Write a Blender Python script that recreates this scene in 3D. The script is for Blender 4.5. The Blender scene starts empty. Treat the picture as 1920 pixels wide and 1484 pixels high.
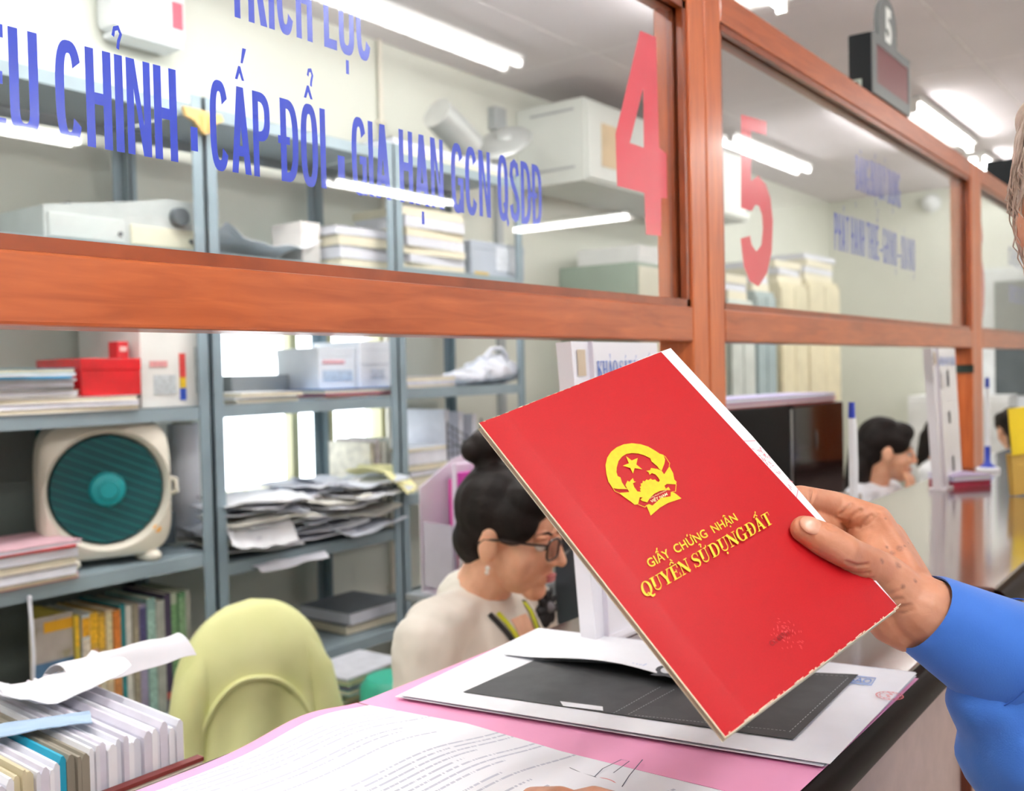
import bpy, bmesh, math, random
from math import pi, sin, cos, radians
from mathutils import Vector, Matrix, noise

# ------------------------------------------------------------------ camera
V = Vector
EYE = V((0.0, -0.707, 1.438))
FPX, CX, CY = 1867.0, 960.0, 742.0          # focal length and centre for a 1920 x 1484 frame
_a = math.atan2(1394, FPX); _p = -math.atan(47 / FPX); _r = 0.022
FWD = V((cos(_a) * cos(_p), sin(_a) * cos(_p), sin(_p)))
_r0 = V((sin(_a), -cos(_a), 0)); _u0 = _r0.cross(FWD)
RIGHT = cos(_r) * _r0 - sin(_r) * _u0
UP = cos(_r) * _u0 + sin(_r) * _r0
scene = bpy.context.scene
C = scene.collection
cam = bpy.data.cameras.new('camera')
cam.sensor_fit = 'HORIZONTAL'; cam.sensor_width = 36.0; cam.lens = 36.0 * FPX / 1920
cam.clip_start = 0.02; cam.clip_end = 60
cam.shift_x = 0; cam.shift_y = 0
cam.dof.use_dof = True; cam.dof.focus_distance = 0.79; cam.dof.aperture_fstop = 7.2
camo = bpy.data.objects.new('camera', cam); C.objects.link(camo)
M = Matrix.Identity(4)
for i in range(3):
    M[i][0] = RIGHT[i]; M[i][1] = UP[i]; M[i][2] = -FWD[i]; M[i][3] = EYE[i]
camo.matrix_world = M
scene.camera = camo

def ray(px, py): return FWD + RIGHT * ((px - CX) / FPX) - UP * ((py - CY) / FPX)
def PD(px, py, d): return EYE + ray(px, py) * d                       # at a camera depth
def PY(px, py, y): d = ray(px, py); return EYE + d * ((y - EYE.y) / d.y)   # on a plane parallel to the screen wall
def PZ(px, py, z): d = ray(px, py); return EYE + d * ((z - EYE.z) / d.z)   # on a level plane
def PX(px, py, x): d = ray(px, py); return EYE + d * ((x - EYE.x) / d.x)

# ------------------------------------------------------------------ light and exposure
world = bpy.data.worlds.new('sky'); scene.world = world
world.use_nodes = True
bg = world.node_tree.nodes['Background']
bg.inputs[0].default_value = (0.93, 0.97, 1.0, 1); bg.inputs[1].default_value = 4.0
TUBE = 42.0                                    # radiance of the fluorescent tubes
vs = scene.view_settings
vs.view_transform = 'Standard'; vs.look = 'None'; vs.exposure = 0.66; vs.gamma = 1.0; vs.use_curve_mapping = False

scene.cycles.max_bounces = 7; scene.cycles.diffuse_bounces = 4; scene.cycles.glossy_bounces = 4
scene.cycles.transparent_max_bounces = 24; scene.cycles.transmission_bounces = 6
scene.cycles.caustics_reflective = False; scene.cycles.caustics_refractive = False

# ------------------------------------------------------------------ materials
def lin(h):
    h = h.lstrip('#'); out = []
    for i in (0, 2, 4):
        c = int(h[i:i + 2], 16) / 255
        out.append(c / 12.92 if c <= 0.04045 else ((c + 0.055) / 1.055) ** 2.4)
    return (*out, 1)
MATS = {}
def mat(name, col, rough=0.6, var=0.06, scale=8.0, bump=0.0, bscale=60.0, metal=0.0, coat=0.0, stretch=(1, 1, 1),
        spec=0.5, emit=0.0, col2=None, sss=0.0, sheen=0.0, trans=0.0):
    """a Principled material whose colour wanders a little by procedural noise"""
    if name in MATS: return MATS[name]
    m = bpy.data.materials.new(name); m.use_nodes = True; MATS[name] = m
    nt = m.node_tree; b = nt.nodes['Principled BSDF']
    tc = nt.nodes.new('ShaderNodeTexCoord'); mp = nt.nodes.new('ShaderNodeMapping')
    mp.inputs['Scale'].default_value = stretch
    nt.links.new(tc.outputs['Object'], mp.inputs['Vector'])
    n = nt.nodes.new('ShaderNodeTexNoise'); n.inputs['Scale'].default_value = scale; n.inputs['Detail'].default_value = 4
    nt.links.new(mp.outputs[0], n.inputs['Vector'])
    r = nt.nodes.new('ShaderNodeValToRGB')
    c = lin(col)
    if col2 is None:
        c0 = tuple(max(0, x * (1 - var * 1.6)) for x in c[:3]) + (1,); c1 = tuple(min(1, x * (1 + var)) for x in c[:3]) + (1,)
    else: c0, c1 = lin(col2), c
    r.color_ramp.elements[0].position = 0.32; r.color_ramp.elements[1].position = 0.68
    r.color_ramp.elements[0].color = c0; r.color_ramp.elements[1].color = c1
    nt.links.new(n.outputs['Fac'], r.inputs[0]); nt.links.new(r.outputs[0], b.inputs['Base Color'])
    b.inputs['Roughness'].default_value = rough; b.inputs['Metallic'].default_value = metal
    b.inputs['Specular IOR Level'].default_value = spec
    b.inputs['Coat Weight'].default_value = coat; b.inputs['Coat Roughness'].default_value = 0.12
    if sss:
        b.inputs['Subsurface Weight'].default_value = sss; b.inputs['Subsurface Radius'].default_value = (0.012, 0.004, 0.002)
        b.inputs['Subsurface Scale'].default_value = 1.0
    if sheen: b.inputs['Sheen Weight'].default_value = sheen
    if trans: b.inputs['Transmission Weight'].default_value = trans
    if emit:
        b.inputs['Emission Color'].default_value = c; b.inputs['Emission Strength'].default_value = emit
    if bump:
        n2 = nt.nodes.new('ShaderNodeTexNoise'); n2.inputs['Scale'].default_value = bscale; n2.inputs['Detail'].default_value = 3
        nt.links.new(mp.outputs[0], n2.inputs['Vector'])
        bp = nt.nodes.new('ShaderNodeBump'); bp.inputs['Strength'].default_value = bump; bp.inputs['Distance'].default_value = 0.002
        nt.links.new(n2.outputs['Fac'], bp.inputs['Height']); nt.links.new(bp.outputs[0], b.inputs['Normal'])
    return m

def glass_mat(name, tint=(0.97, 0.985, 0.98), f0=0.06, haze=0.0):
    m = bpy.data.materials.new(name); m.use_nodes = True; nt = m.node_tree; nt.nodes.clear()
    N = nt.nodes.new; L = nt.links.new
    out = N('ShaderNodeOutputMaterial'); mx = N('ShaderNodeMixShader'); tr = N('ShaderNodeBsdfTransparent'); gl = N('ShaderNodeBsdfGlossy')
    tr.inputs[0].default_value = (*tint, 1); gl.inputs['Roughness'].default_value = 0.015
    lw = N('ShaderNodeLayerWeight'); lw.inputs['Blend'].default_value = 0.5
    pw = N('ShaderNodeMath'); pw.operation = 'POWER'; pw.inputs[1].default_value = 5.0
    ma = N('ShaderNodeMath'); ma.operation = 'MULTIPLY_ADD'; ma.inputs[1].default_value = 1 - f0; ma.inputs[2].default_value = f0
    L(lw.outputs['Facing'], pw.inputs[0]); L(pw.outputs[0], ma.inputs[0]); L(ma.outputs[0], mx.inputs[0])
    L(tr.outputs[0], mx.inputs[1]); L(gl.outputs[0], mx.inputs[2]); L(mx.outputs[0], out.inputs[0])
    return m

def emit_mat(name, col, s):
    m = bpy.data.materials.new(name); m.use_nodes = True; nt = m.node_tree; nt.nodes.clear()
    e = nt.nodes.new('ShaderNodeEmission'); o = nt.nodes.new('ShaderNodeOutputMaterial')
    e.inputs[0].default_value = (*col, 1); e.inputs[1].default_value = s
    nt.links.new(e.outputs[0], o.inputs[0]); return m

# ------------------------------------------------------------------ mesh helpers
def bm_new(): return bmesh.new()
def box(bm, x0, x1, y0, y1, z0, z1, Mx=None, bev=0.0):
    vs_ = [bm.verts.new((x, y, z)) for x in (x0, x1) for y in (y0, y1) for z in (z0, z1)]
    fs = [bm.faces.new([vs_[i] for i in q]) for q in ((0, 1, 3, 2), (4, 6, 7, 5), (0, 4, 5, 1), (2, 3, 7, 6), (0, 2, 6, 4), (1, 5, 7, 3))]
    if bev:
        es = list({e for f in fs for e in f.edges})
        r = bmesh.ops.bevel(bm, geom=es, offset=bev, segments=2, affect='EDGES', profile=0.5)
        vs_ = list({v for f in r['faces'] for v in f.verts} | {v for v in vs_ if v.is_valid})
    if Mx is not None:
        for v in vs_: v.co = Mx @ v.co
    return vs_
def frame_of(d):
    d = d.normalized(); u = d.orthogonal().normalized(); return u, d.cross(u)
def cyl(bm, p0, p1, r0, r1=None, seg=16, cap=True):
    p0, p1 = V(p0), V(p1); r1 = r0 if r1 is None else r1
    u, w = frame_of(p1 - p0); A, B = [], []
    for i in range(seg):
        t = 2 * pi * i / seg; d = u * cos(t) + w * sin(t)
        A.append(bm.verts.new(p0 + d * r0)); B.append(bm.verts.new(p1 + d * r1))
    for i in range(seg):
        j = (i + 1) % seg; bm.faces.new((A[i], A[j], B[j], B[i]))
    if cap: bm.faces.new(A[::-1]); bm.faces.new(B)
def tube(bm, pts, r, seg=8, closed=False):
    pts = [V(p) for p in pts]; n = len(pts); rings = []
    u = None
    for i, p in enumerate(pts):
        a = pts[(i - 1) % n] if (i or closed) else pts[0]; b = pts[(i + 1) % n] if (i < n - 1 or closed) else pts[-1]
        d = (b - a).normalized()
        if u is None: u = d.orthogonal().normalized()
        u = (u - d * u.dot(d)).normalized(); w = d.cross(u)
        rr = r[i] if isinstance(r, (list, tuple)) else r
        rings.append([bm.verts.new(p + (u * cos(2 * pi * k / seg) + w * sin(2 * pi * k / seg)) * rr) for k in range(seg)])
    for i in range(n if closed else n - 1):
        A, B = rings[i], rings[(i + 1) % n]
        for k in range(seg): bm.faces.new((A[k], A[(k + 1) % seg], B[(k + 1) % seg], B[k]))
    if not closed: bm.faces.new(rings[0][::-1]); bm.faces.new(rings[-1])
def lathe(bm, prof, Mx, seg=40):
    rings = []
    for r, z in prof:
        if r < 1e-6: rings.append([bm.verts.new(Mx @ V((0, 0, z)))])
        else: rings.append([bm.verts.new(Mx @ V((r * cos(2 * pi * k / seg), r * sin(2 * pi * k / seg), z))) for k in range(seg)])
    for A, B in zip(rings, rings[1:]):
        for k in range(seg):
            j = (k + 1) % seg
            q = [A[k % len(A)], A[j % len(A)], B[j % len(B)], B[k % len(B)]]
            q = [v for i, v in enumerate(q) if v not in q[:i]]
            if len(q) > 2: bm.faces.new(q)
def ellipsoid(bm, c, r, R=None, seg=20, rings=12):
    prev = None; c = V(c); r = (r, r, r) if isinstance(r, (int, float)) else r
    for i in range(rings + 1):
        t = pi * i / rings
        if i in (0, rings): ring = [V((0, 0, cos(t)))]
        else: ring = [V((sin(t) * cos(2 * pi * k / seg), sin(t) * sin(2 * pi * k / seg), cos(t))) for k in range(seg)]
        ring = [V((a.x * r[0], a.y * r[1], a.z * r[2])) for a in ring]
        ring = [bm.verts.new(c + (R @ a if R is not None else a)) for a in ring]
        if prev:
            for k in range(seg):
                q = [prev[k % len(prev)], ring[k % len(ring)], ring[(k + 1) % seg % len(ring)], prev[(k + 1) % seg % len(prev)]]
                q = [v for i2, v in enumerate(q) if v not in q[:i2]]
                if len(q) > 2: bm.faces.new(q)
        prev = ring
def capsule(bm, p0, p1, r0, r1, seg=16):
    p0, p1 = V(p0), V(p1); d = p1 - p0
    if d.length < 1e-6: ellipsoid(bm, p0, r0, seg=seg, rings=8); return
    n = d.normalized(); prof = []
    for k in range(5): t = pi / 2 * (k / 4); prof.append((r0 * sin(t), -r0 * cos(t)))
    for k in range(5): t = pi / 2 * (k / 4); prof.append((r1 * cos(t), d.length + r1 * sin(t)))
    prof[0] = (0, -r0); prof[-1] = (0, d.length + r1)
    u, w = frame_of(d)
    Mx = Matrix((( u.x, w.x, n.x, p0.x), (u.y, w.y, n.y, p0.y), (u.z, w.z, n.z, p0.z), (0, 0, 0, 1)))
    lathe(bm, prof, Mx, seg)
def blob_mesh(parts, voxel, smooth=4, it_fac=0.6):
    """one continuous surface from overlapping capsules ('c',p0,p1,r0,r1) and ellipsoids ('e',centre,radii,rotation)"""
    bm = bm_new()
    for q in parts:
        if q[0] == 'c': capsule(bm, *q[1:])
        else: ellipsoid(bm, q[1], q[2], q[3] if len(q) > 3 else None)
    bmesh.ops.recalc_face_normals(bm, faces=bm.faces)
    me = bpy.data.meshes.new('tmp'); bm.to_mesh(me); bm.free()
    o = bpy.data.objects.new('tmp', me); C.objects.link(o)
    r = o.modifiers.new('r', 'REMESH'); r.mode = 'VOXEL'; r.voxel_size = voxel; r.use_smooth_shade = True
    if smooth:
        s = o.modifiers.new('s', 'SMOOTH'); s.iterations = smooth; s.factor = it_fac
    dg = bpy.context.evaluated_depsgraph_get()
    res = bpy.data.meshes.new_from_object(o.evaluated_get(dg))
    bpy.data.objects.remove(o); bpy.data.meshes.remove(me)
    for p in res.polygons: p.use_smooth = True
    return res

def link(name, me, m, parent=None, smooth=False):
    o = bpy.data.objects.new(name, me); C.objects.link(o)
    if m is not None and not me.materials: me.materials.append(m)
    if smooth:
        for p in me.polygons: p.use_smooth = True
    if parent is not None:
        o.parent = parent; o.matrix_parent_inverse = WM[parent.name].inverted()
        WM[o.name] = Matrix.Identity(4)
    else: WM[o.name] = Matrix.Identity(4)
    return o
WM = {}
def obj(name, bm, m, parent=None, smooth=False, recalc=True):
    if recalc: bmesh.ops.recalc_face_normals(bm, faces=bm.faces)
    me = bpy.data.meshes.new(name); bm.to_mesh(me); bm.free()
    o = link(name, me, m, parent)
    if smooth:
        for p in me.polygons: p.use_smooth = True
        try:
            me.set_sharp_from_angle(angle=radians(40))
        except Exception: pass
    return o
def tag(o, label=None, cat=None, group=None, kind=None):
    if label: o['label'] = label
    if cat: o['category'] = cat
    if group: o['group'] = group
    if kind: o['kind'] = kind
    return o
def thing(name, label, cat, loc=(0, 0, 0), group=None, kind=None):
    o = bpy.data.objects.new(name, None); C.objects.link(o); o.location = loc; o.empty_display_size = 0.05
    WM[o.name] = Matrix.Translation(V(loc))
    return tag(o, label, cat, group, kind)
def struct(name, bm, m, label=None): 
    o = obj(name, bm, m); o['kind'] = 'structure'
    if label: o['label'] = label
    return o
def bx(name, x0, x1, y0, y1, z0, z1, m, parent=None, bev=0.0, Mx=None, smooth=False):
    bm = bm_new(); box(bm, x0, x1, y0, y1, z0, z1, Mx, bev); return obj(name, bm, m, parent, smooth)

# ---- flat printed shapes: polygons in a 2-d frame (origin, U axis, V axis)
class Frame:
    def __init__(s, o, u, v): s.o, s.u, s.v = V(o), V(u), V(v)
    def p(s, x, y): return s.o + s.u * x + s.v * y
    def n(s): return s.u.cross(s.v).normalized()
def polys(name, plist, fr, m, parent, lift=0.0):
    """flat shapes on a surface; every entry is one outline or (outline, [holes])"""
    from mathutils.geometry import tessellate_polygon
    bm = bm_new(); up = fr.n() * lift
    for ei, e in enumerate(plist):
        upk = up + fr.n() * (ei * 2.5e-5)
        loops = [e[0]] + list(e[1]) if isinstance(e, tuple) and isinstance(e[1], list) and isinstance(e[1][0], list) else [e]
        pts = [[V((q[0], q[1], 0)) for q in lp] for lp in loops]
        flat = [bm.verts.new(fr.p(q.x, q.y) + upk) for lp in pts for q in lp]
        for t in tessellate_polygon(pts):
            try: bm.faces.new([flat[i] for i in t])
            except ValueError: pass
    n = fr.n()
    bm.normal_update()
    for f in bm.faces:
        if f.normal.dot(n) < 0: f.normal_flip()
    return obj(name, bm, m, parent, recalc=False)
def rect(x0, y0, x1, y1): return [(x0, y0), (x1, y0), (x1, y1), (x0, y1)]
def stroke(pts, w):
    n = len(pts); L, R = [], []
    for i, p in enumerate(pts):
        a, b = pts[max(i - 1, 0)], pts[min(i + 1, n - 1)]
        dx, dy = b[0] - a[0], b[1] - a[1]; l = math.hypot(dx, dy) or 1; ww = w[i] if isinstance(w, (list, tuple)) else w
        L.append((p[0] - dy / l * ww / 2, p[1] + dx / l * ww / 2)); R.append((p[0] + dy / l * ww / 2, p[1] - dx / l * ww / 2))
    return L + R[::-1]
def arc(cx, cy, rx, ry, irx, iry, a0, a1, n=20, icx=None):
    icx = cx if icx is None else icx
    t = [radians(a0 + (a1 - a0) * i / n) for i in range(n + 1)]
    return [(cx + rx * cos(x), cy + ry * sin(x)) for x in t] + [(icx + irx * cos(x), cy + iry * sin(x)) for x in reversed(t)]
def text_mesh(body, offset=0.0, space=1.0):
    cu = bpy.data.curves.new('t', 'FONT'); cu.body = body; cu.size = 1.0; cu.offset = offset; cu.space_character = space
    cu.resolution_u = 4; cu.fill_mode = 'FRONT'
    o = bpy.data.objects.new('t', cu); C.objects.link(o)
    dg = bpy.context.evaluated_depsgraph_get()
    me = bpy.data.meshes.new_from_object(o.evaluated_get(dg))
    bpy.data.objects.remove(o); bpy.data.curves.remove(cu)
    return me
CAPH = 0.73
def text_on(name, body, fr, x0, x1, y0, cap, m, parent, offset=0.012, lift=0.0, space=1.0):
    """letters set between x0 and x1 of the frame, base line y0, capital height cap"""
    me = text_mesh(body, offset, space)
    xs = [v.co.x for v in me.vertices]; a, b = min(xs), max(xs); up = fr.n() * lift
    for v in me.vertices:
        x = x0 + (v.co.x - a) / (b - a) * (x1 - x0); y = y0 + v.co.y / CAPH * cap
        v.co = fr.p(x, y) + up
    return link(name, me, m, parent)
# ---- a serif alphabet of its own (capital height 1), for the printed titles
def serif_glyph(c):
    T, t, s = 0.21, 0.075, 0.055
    sf = lambda x, y, w=0.34: rect(x - w / 2, y - (s if y > 0.5 else 0), x + w / 2, y + (0 if y > 0.5 else s))
    if c == ' ': return [], 0.3
    if c == '_': return [], 0.1
    if c == 'Q': return [arc(.46, .5, .46, .53, .25, .46, 0, 360, 36), stroke([(.3, .12), (.45, .2), (.55, .05), (.7, -.16), (.9, -.14), (.95, -.08)], [.05, .1, .16, .15, .12, .04])], .98
    if c == 'O': return [arc(.46, .5, .46, .53, .25, .46, 0, 360, 36)], .96
    if c == 'G': return [arc(.46, .5, .46, .53, .25, .46, 42, 325, 34), rect(.66, .0, .86, .42), rect(.54, .38, .95, .43), rect(.74, .62, .80, 1.0)], 1.0
    if c == 'U': return [rect(.13, .3, .34, 1), rect(.72, .3, .79, 1), sf(.235, 1, .46), sf(.755, 1, .34), arc(.46, .32, .33, .34, .28, .25, 180, 360, 20)], .98
    if c == 'Y': return [rect(.36, 0, .57, .45), stroke([(.16, 1), (.46, .4)], T), stroke([(.8, 1), (.5, .42)], t), sf(.16, 1, .42), sf(.79, 1, .32), sf(.465, 0, .46)], .94
    if c == 'E': return [rect(.12, 0, .33, 1), rect(.02, .945, .78, 1), rect(.02, 0, .8, .055), rect(.3, .48, .56, .535), rect(.73, .7, .78, 1), rect(.75, 0, .8, .32), rect(.53, .38, .57, .64)], .88
    if c == 'N': return [rect(.15, 0, .215, 1), rect(.77, 0, .835, 1), stroke([(.12, 1), (.82, .02)], T * 1.05), sf(.18, 0, .34), sf(.8, 1, .34), rect(.0, .945, .2, 1)], 1.02
    if c == 'S': return [stroke([(.7, .74), (.62, .92), (.42, .99), (.2, .9), (.15, .74), (.24, .6), (.44, .5), (.62, .38), (.66, .22), (.56, .06), (.36, .01), (.16, .1), (.08, .28)], [.04, .05, .06, .1, .16, .2, .22, .2, .16, .1, .06, .05, .04]), rect(.67, .68, .72, 1.0), rect(.06, 0, .11, .32)], .82
    if c in 'DĐ':
        g = [rect(.13, 0, .34, 1), rect(.02, .945, .5, 1), rect(.02, 0, .5, .055), arc(.46, .5, .46, .5, .25, .445, -90, 90, 24)]
        if c == 'Đ': g.append(rect(-.02, .47, .48, .54))
        return g, 1.0
    if c == 'A': return [stroke([(.42, 1.02), (.74, 0)], T), stroke([(.45, 1.0), (.14, 0)], t), rect(.24, .3, .62, .36), sf(.14, 0, .3), sf(.74, 0, .4)], .94
    if c == 'T': return [rect(.32, 0, .53, 1), rect(.02, .945, .83, 1), rect(.02, .7, .07, 1), rect(.78, .7, .83, 1), sf(.425, 0, .44)], .88
    if c == 'H': return [rect(.12, 0, .31, 1), rect(.66, 0, .85, 1), rect(.3, .47, .67, .53), sf(.215, 0, .4), sf(.215, 1, .4), sf(.755, 0, .4), sf(.755, 1, .4)], 1.0
    if c == 'K': return [rect(.12, 0, .31, 1), stroke([(.3, .42), (.78, .98)], t), stroke([(.42, .58), (.82, 0)], .2), sf(.215, 0, .4), sf(.215, 1, .4), sf(.78, 1, .32), sf(.82, 0, .36)], .98
    if c == 'I': return [rect(.12, 0, .33, 1), sf(.225, 0, .42), sf(.225, 1, .42)], .48
    return [rect(.1, 0, .5, 1)], .6
MARK = {'^': [stroke([(-.2, 1.1), (0, 1.28), (.2, 1.1)], .09)], '`': [stroke([(.02, 1.46), (.2, 1.28)], [.1, .04])], "'": [stroke([(.06, 1.26), (.22, 1.48)], [.04, .11])],
        '"': [stroke([(-.04, 1.1), (.1, 1.34)], [.04, .11])],
        '?': [stroke([(-.08, 1.34), (.04, 1.4), (.12, 1.32), (.04, 1.22), (.03, 1.12)], .075)], '.': [arc(0, -.2, .085, .085, .001, .001, 0, 360, 12)],
        '+': [stroke([(.3, .95), (.45, 1.0), (.47, 1.12)], [.05, .09, .11])]}
def serif_text(name, spec, fr, x0, x1, y0, cap, m, parent, lift=0.0):
    """spec: list of (letter, marks)"""
    out, x = [], 0.0
    for c, mk in spec:
        g, w = serif_glyph(c)
        for p in g: out.append([(a + x, b) for a, b in p])
        for k in mk:
            for p in MARK[k]: out.append([(a + x + w * .47, b) for a, b in p])
        x += w * 0.985
    k = (x1 - x0) / x
    return polys(name, [[(x0 + a * k, y0 + b * cap) for a, b in p] for p in out], fr, m, parent, lift)

# ---- a bold condensed sans alphabet (capital height 1), for the vinyl lettering
def sarc(cx, cy, rx, ry, irx, iry, a0, a1, n=28, e=2.7):
    f = lambda r, t, fn: r * math.copysign(abs(fn(t)) ** (2 / e), fn(t))
    ts = [radians(a0 + (a1 - a0) * i / n) for i in range(n + 1)]
    return [(cx + f(rx, t, cos), cy + f(ry, t, sin)) for t in ts] + [(cx + f(irx, t, cos), cy + f(iry, t, sin)) for t in reversed(ts)]
def sans_glyph(c):
    T, h, w = .165, .125, .50
    if c == 'I': return [rect(0, 0, T, 1)], T
    if c == 'H': return [rect(0, 0, T, 1), rect(w - T, 0, w, 1), rect(T, .44, w - T, .56)], w
    if c == 'N': return [rect(0, 0, T * .9, 1), rect(w - T * .9, 0, w, 1), [(T * .4, 1), (T * 1.05, 1), (w - T * .4, 0), (w - T * 1.05, 0)]], w
    if c == 'U': return [rect(0, .25, T, 1), rect(w - T, .25, w, 1), sarc(w / 2, .26, w / 2, .275, w / 2 - T, .15, 180, 360)], w
    if c == 'C': return [sarc(w / 2, .5, w / 2, .515, w / 2 - T, .39, 32, 328)], w
    if c == 'G': return [sarc(w / 2, .5, w / 2, .515, w / 2 - T, .39, 32, 318), rect(w - T * .9, 0, w, .5), rect(w * .52, .4, w, .51)], w
    if c == 'O': return [sarc(w / 2, .5, w / 2, .515, w / 2 - T, .39, 0, 360, 40)], w
    if c == 'Q': return [sarc(w / 2, .5, w / 2, .515, w / 2 - T, .39, 0, 360, 40), [(w * .5, .26), (w * .66, .3), (w * 1.04, -.03), (w * .9, -.1)]], w
    if c in 'DĐ': 
        g = [rect(0, 0, T, 1), sarc(T, .5, w - T, .5, w - 2 * T, .385, -90, 90)]
        if c == 'Đ': g.append(rect(-.07, .45, .26, .545))
        return g, w
    if c == 'P': return [rect(0, 0, T, 1), sarc(T, .71, w - T, .29, w - 2 * T, .175, -90, 90)], w
    if c == 'R': return [rect(0, 0, T, 1), sarc(T, .72, w - T, .28, w - 2 * T, .165, -90, 90), [(.2, .46), (.36, .5), (w + .02, 0), (w - .17, 0)]], w
    if c == 'B': return [rect(0, 0, T, 1), sarc(T, .75, w - T - .02, .25, w - 2 * T - .02, .14, -90, 90), sarc(T, .27, w - T, .27, w - 2 * T, .15, -90, 90)], w
    if c == 'A': return [[(.17, 1), (.35, 1), (.17, 0), (0, 0)], [(.18, 1), (.36, 1), (.54, 0), (.37, 0)], rect(.12, .2, .42, .32)], .54
    if c == 'E': return [rect(0, 0, T, 1), rect(T, .875, .42, 1), rect(T, .44, .39, .56), rect(T, 0, .43, .125)], .43
    if c == 'L': return [rect(0, 0, T, 1), rect(T, 0, .41, .125)], .41
    if c == 'T': return [rect(.15, 0, .31, 1), rect(0, .875, .46, 1)], .46
    if c == 'Y': return [rect(.17, 0, .33, .45), [(0, 1), (.17, 1), (.3, .4), (.18, .38)], [(.33, 1), (.5, 1), (.32, .38), (.2, .4)]], .5
    if c == 'X': return [[(0, 1), (.18, 1), (.5, 0), (.32, 0)], [(.32, 1), (.5, 1), (.18, 0), (0, 0)]], .5
    if c == 'S': return [stroke([(.41, .74), (.37, .89), (.25, .94), (.12, .88), (.09, .74), (.16, .6), (.3, .47), (.41, .34), (.42, .2), (.36, .1), (.25, .06), (.12, .12), (.08, .27)], [.16, .15, .13, .15, .16, .15, .15, .15, .16, .15, .13, .15, .16])], .5
    if c == '-': return [rect(0, .4, .2, .54)], .2
    return [rect(0, 0, .3, 1)], .3
SMARK = {'^': [[(-.13, 1.08), (-.03, 1.24), (.03, 1.24), (.13, 1.08), (.06, 1.08), (0, 1.16), (-.06, 1.08)]], '`': [[(-.1, 1.44), (.0, 1.44), (.08, 1.28), (.0, 1.28)]],
         "'": [[(.04, 1.28), (.1, 1.28), (.21, 1.46), (.1, 1.46)]], '"': [[(-.04, 1.08), (.03, 1.08), (.13, 1.26), (.02, 1.26)]], '?': [stroke([(-.09, 1.18), (-.06, 1.26), (.02, 1.28), (.07, 1.22), (.02, 1.14), (.0, 1.06)], .055)],
         '/': [stroke([(.0, 1.36), (.03, 1.43), (.1, 1.44), (.14, 1.38), (.1, 1.3), (.09, 1.24)], .055)],
         '.': [rect(-.05, -.26, .05, -.08)], 'u': [stroke([(-.1, 1.2), (-.06, 1.12), (.06, 1.12), (.1, 1.2)], .06)], '+': [stroke([(.2, .95), (.27, 1.0), (.27, 1.1)], .07)]}
def sans_text(name, spec, fr, x0, x1, y0, cap, m, parent, lift=0.0, gap=.07):
    out, x = [], 0.0
    i = 0; letters = []
    while i < len(spec):
        c = spec[i]; i += 1; mk = ''
        if i < len(spec) and spec[i] == '<':
            j = spec.index('>', i); mk = spec[i + 1:j]; i = j + 1
        letters.append((c, mk))
    for c, mk in letters:
        g, w = sans_glyph(c)
        for p in g: out.append([(a + x, b) for a, b in p])
        for k in mk:
            for p in SMARK[k]: out.append([(a + x + w * .5, b) for a, b in p])
        x += w + gap
    x -= gap; k = (x1 - x0) / x
    return polys(name, [[(x0 + a * k, y0 + b * cap) for a, b in p] for p in out], fr, m, parent, lift)
# ------------------------------------------------------------------ the room
XL, XR, YF, YB, ZC = -2.4, 7.9, -6.2, 2.0, 2.72
m_wall = mat('wall_paint', '#d9dbd0', 0.7, 0.03, 2.0, 0.05, 120)
m_ceil = mat('ceiling_board', '#e6dfe3', 0.75, 0.02, 3.0, 0.05, 200)
m_floor = mat('floor_tile', '#d9d5cd', 0.35, 0.06, 4.0)
m_gap = mat('joint_grey', '#9b9699', 0.8)
bm = bm_new(); box(bm, XL, XR, YF, YB, -0.1, 0); struct('floor', bm, m_floor)
# ceiling of square boards
bm = bm_new(); box(bm, XL - .1, XR + .1, YF - .1, YB + .1, ZC + 0.0012, ZC + .1); ceil = struct('ceiling', bm, mat('ceiling_joint', '#f6f2f3', .8))
tile_me = None; S = 1.2
xs = [4.69 + S * k for k in range(-6, 4)]; ys = [0.24 + S * k for k in range(-6, 3)]
for x in xs:
    for y in ys:
        x0, x1, y0, y1 = max(x, XL), min(x + S, XR), max(y, YF), min(y + S, YB)
        if x1 - x0 < .05 or y1 - y0 < .05: continue
        bm = bm_new(); box(bm, x0 + .006, x1 - .006, y0 + .006, y1 - .006, ZC, ZC + .001); obj('tile', bm, m_ceil, ceil)
# back wall with a window opening behind the middle shelf
WX0, WX1, WZ0, WZ1 = PY(396, 800, YB).x, PY(736, 800, YB).x, PY(560, 925, YB).z, 1.86
bm = bm_new()
box(bm, XL, WX0, YB, YB + .15, 0, ZC); box(bm, WX1, XR, YB, YB + .15, 0, ZC)
box(bm, WX0, WX1, YB, YB + .15, 0, WZ0); box(bm, WX0, WX1, YB, YB + .15, WZ1, ZC)
struct('wall_back', bm, m_wall)
bm = bm_new(); box(bm, XR, XR + .15, YF, YB, 0, ZC); struct('wall_right', bm, m_wall)
bm = bm_new(); box(bm, XL - .15, XL, YF, YB, 0, ZC); struct('wall_left', bm, m_wall)
bm = bm_new(); box(bm, XL, XR, YF - .15, YF, 0, ZC); struct('wall_front', bm, m_wall)
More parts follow.
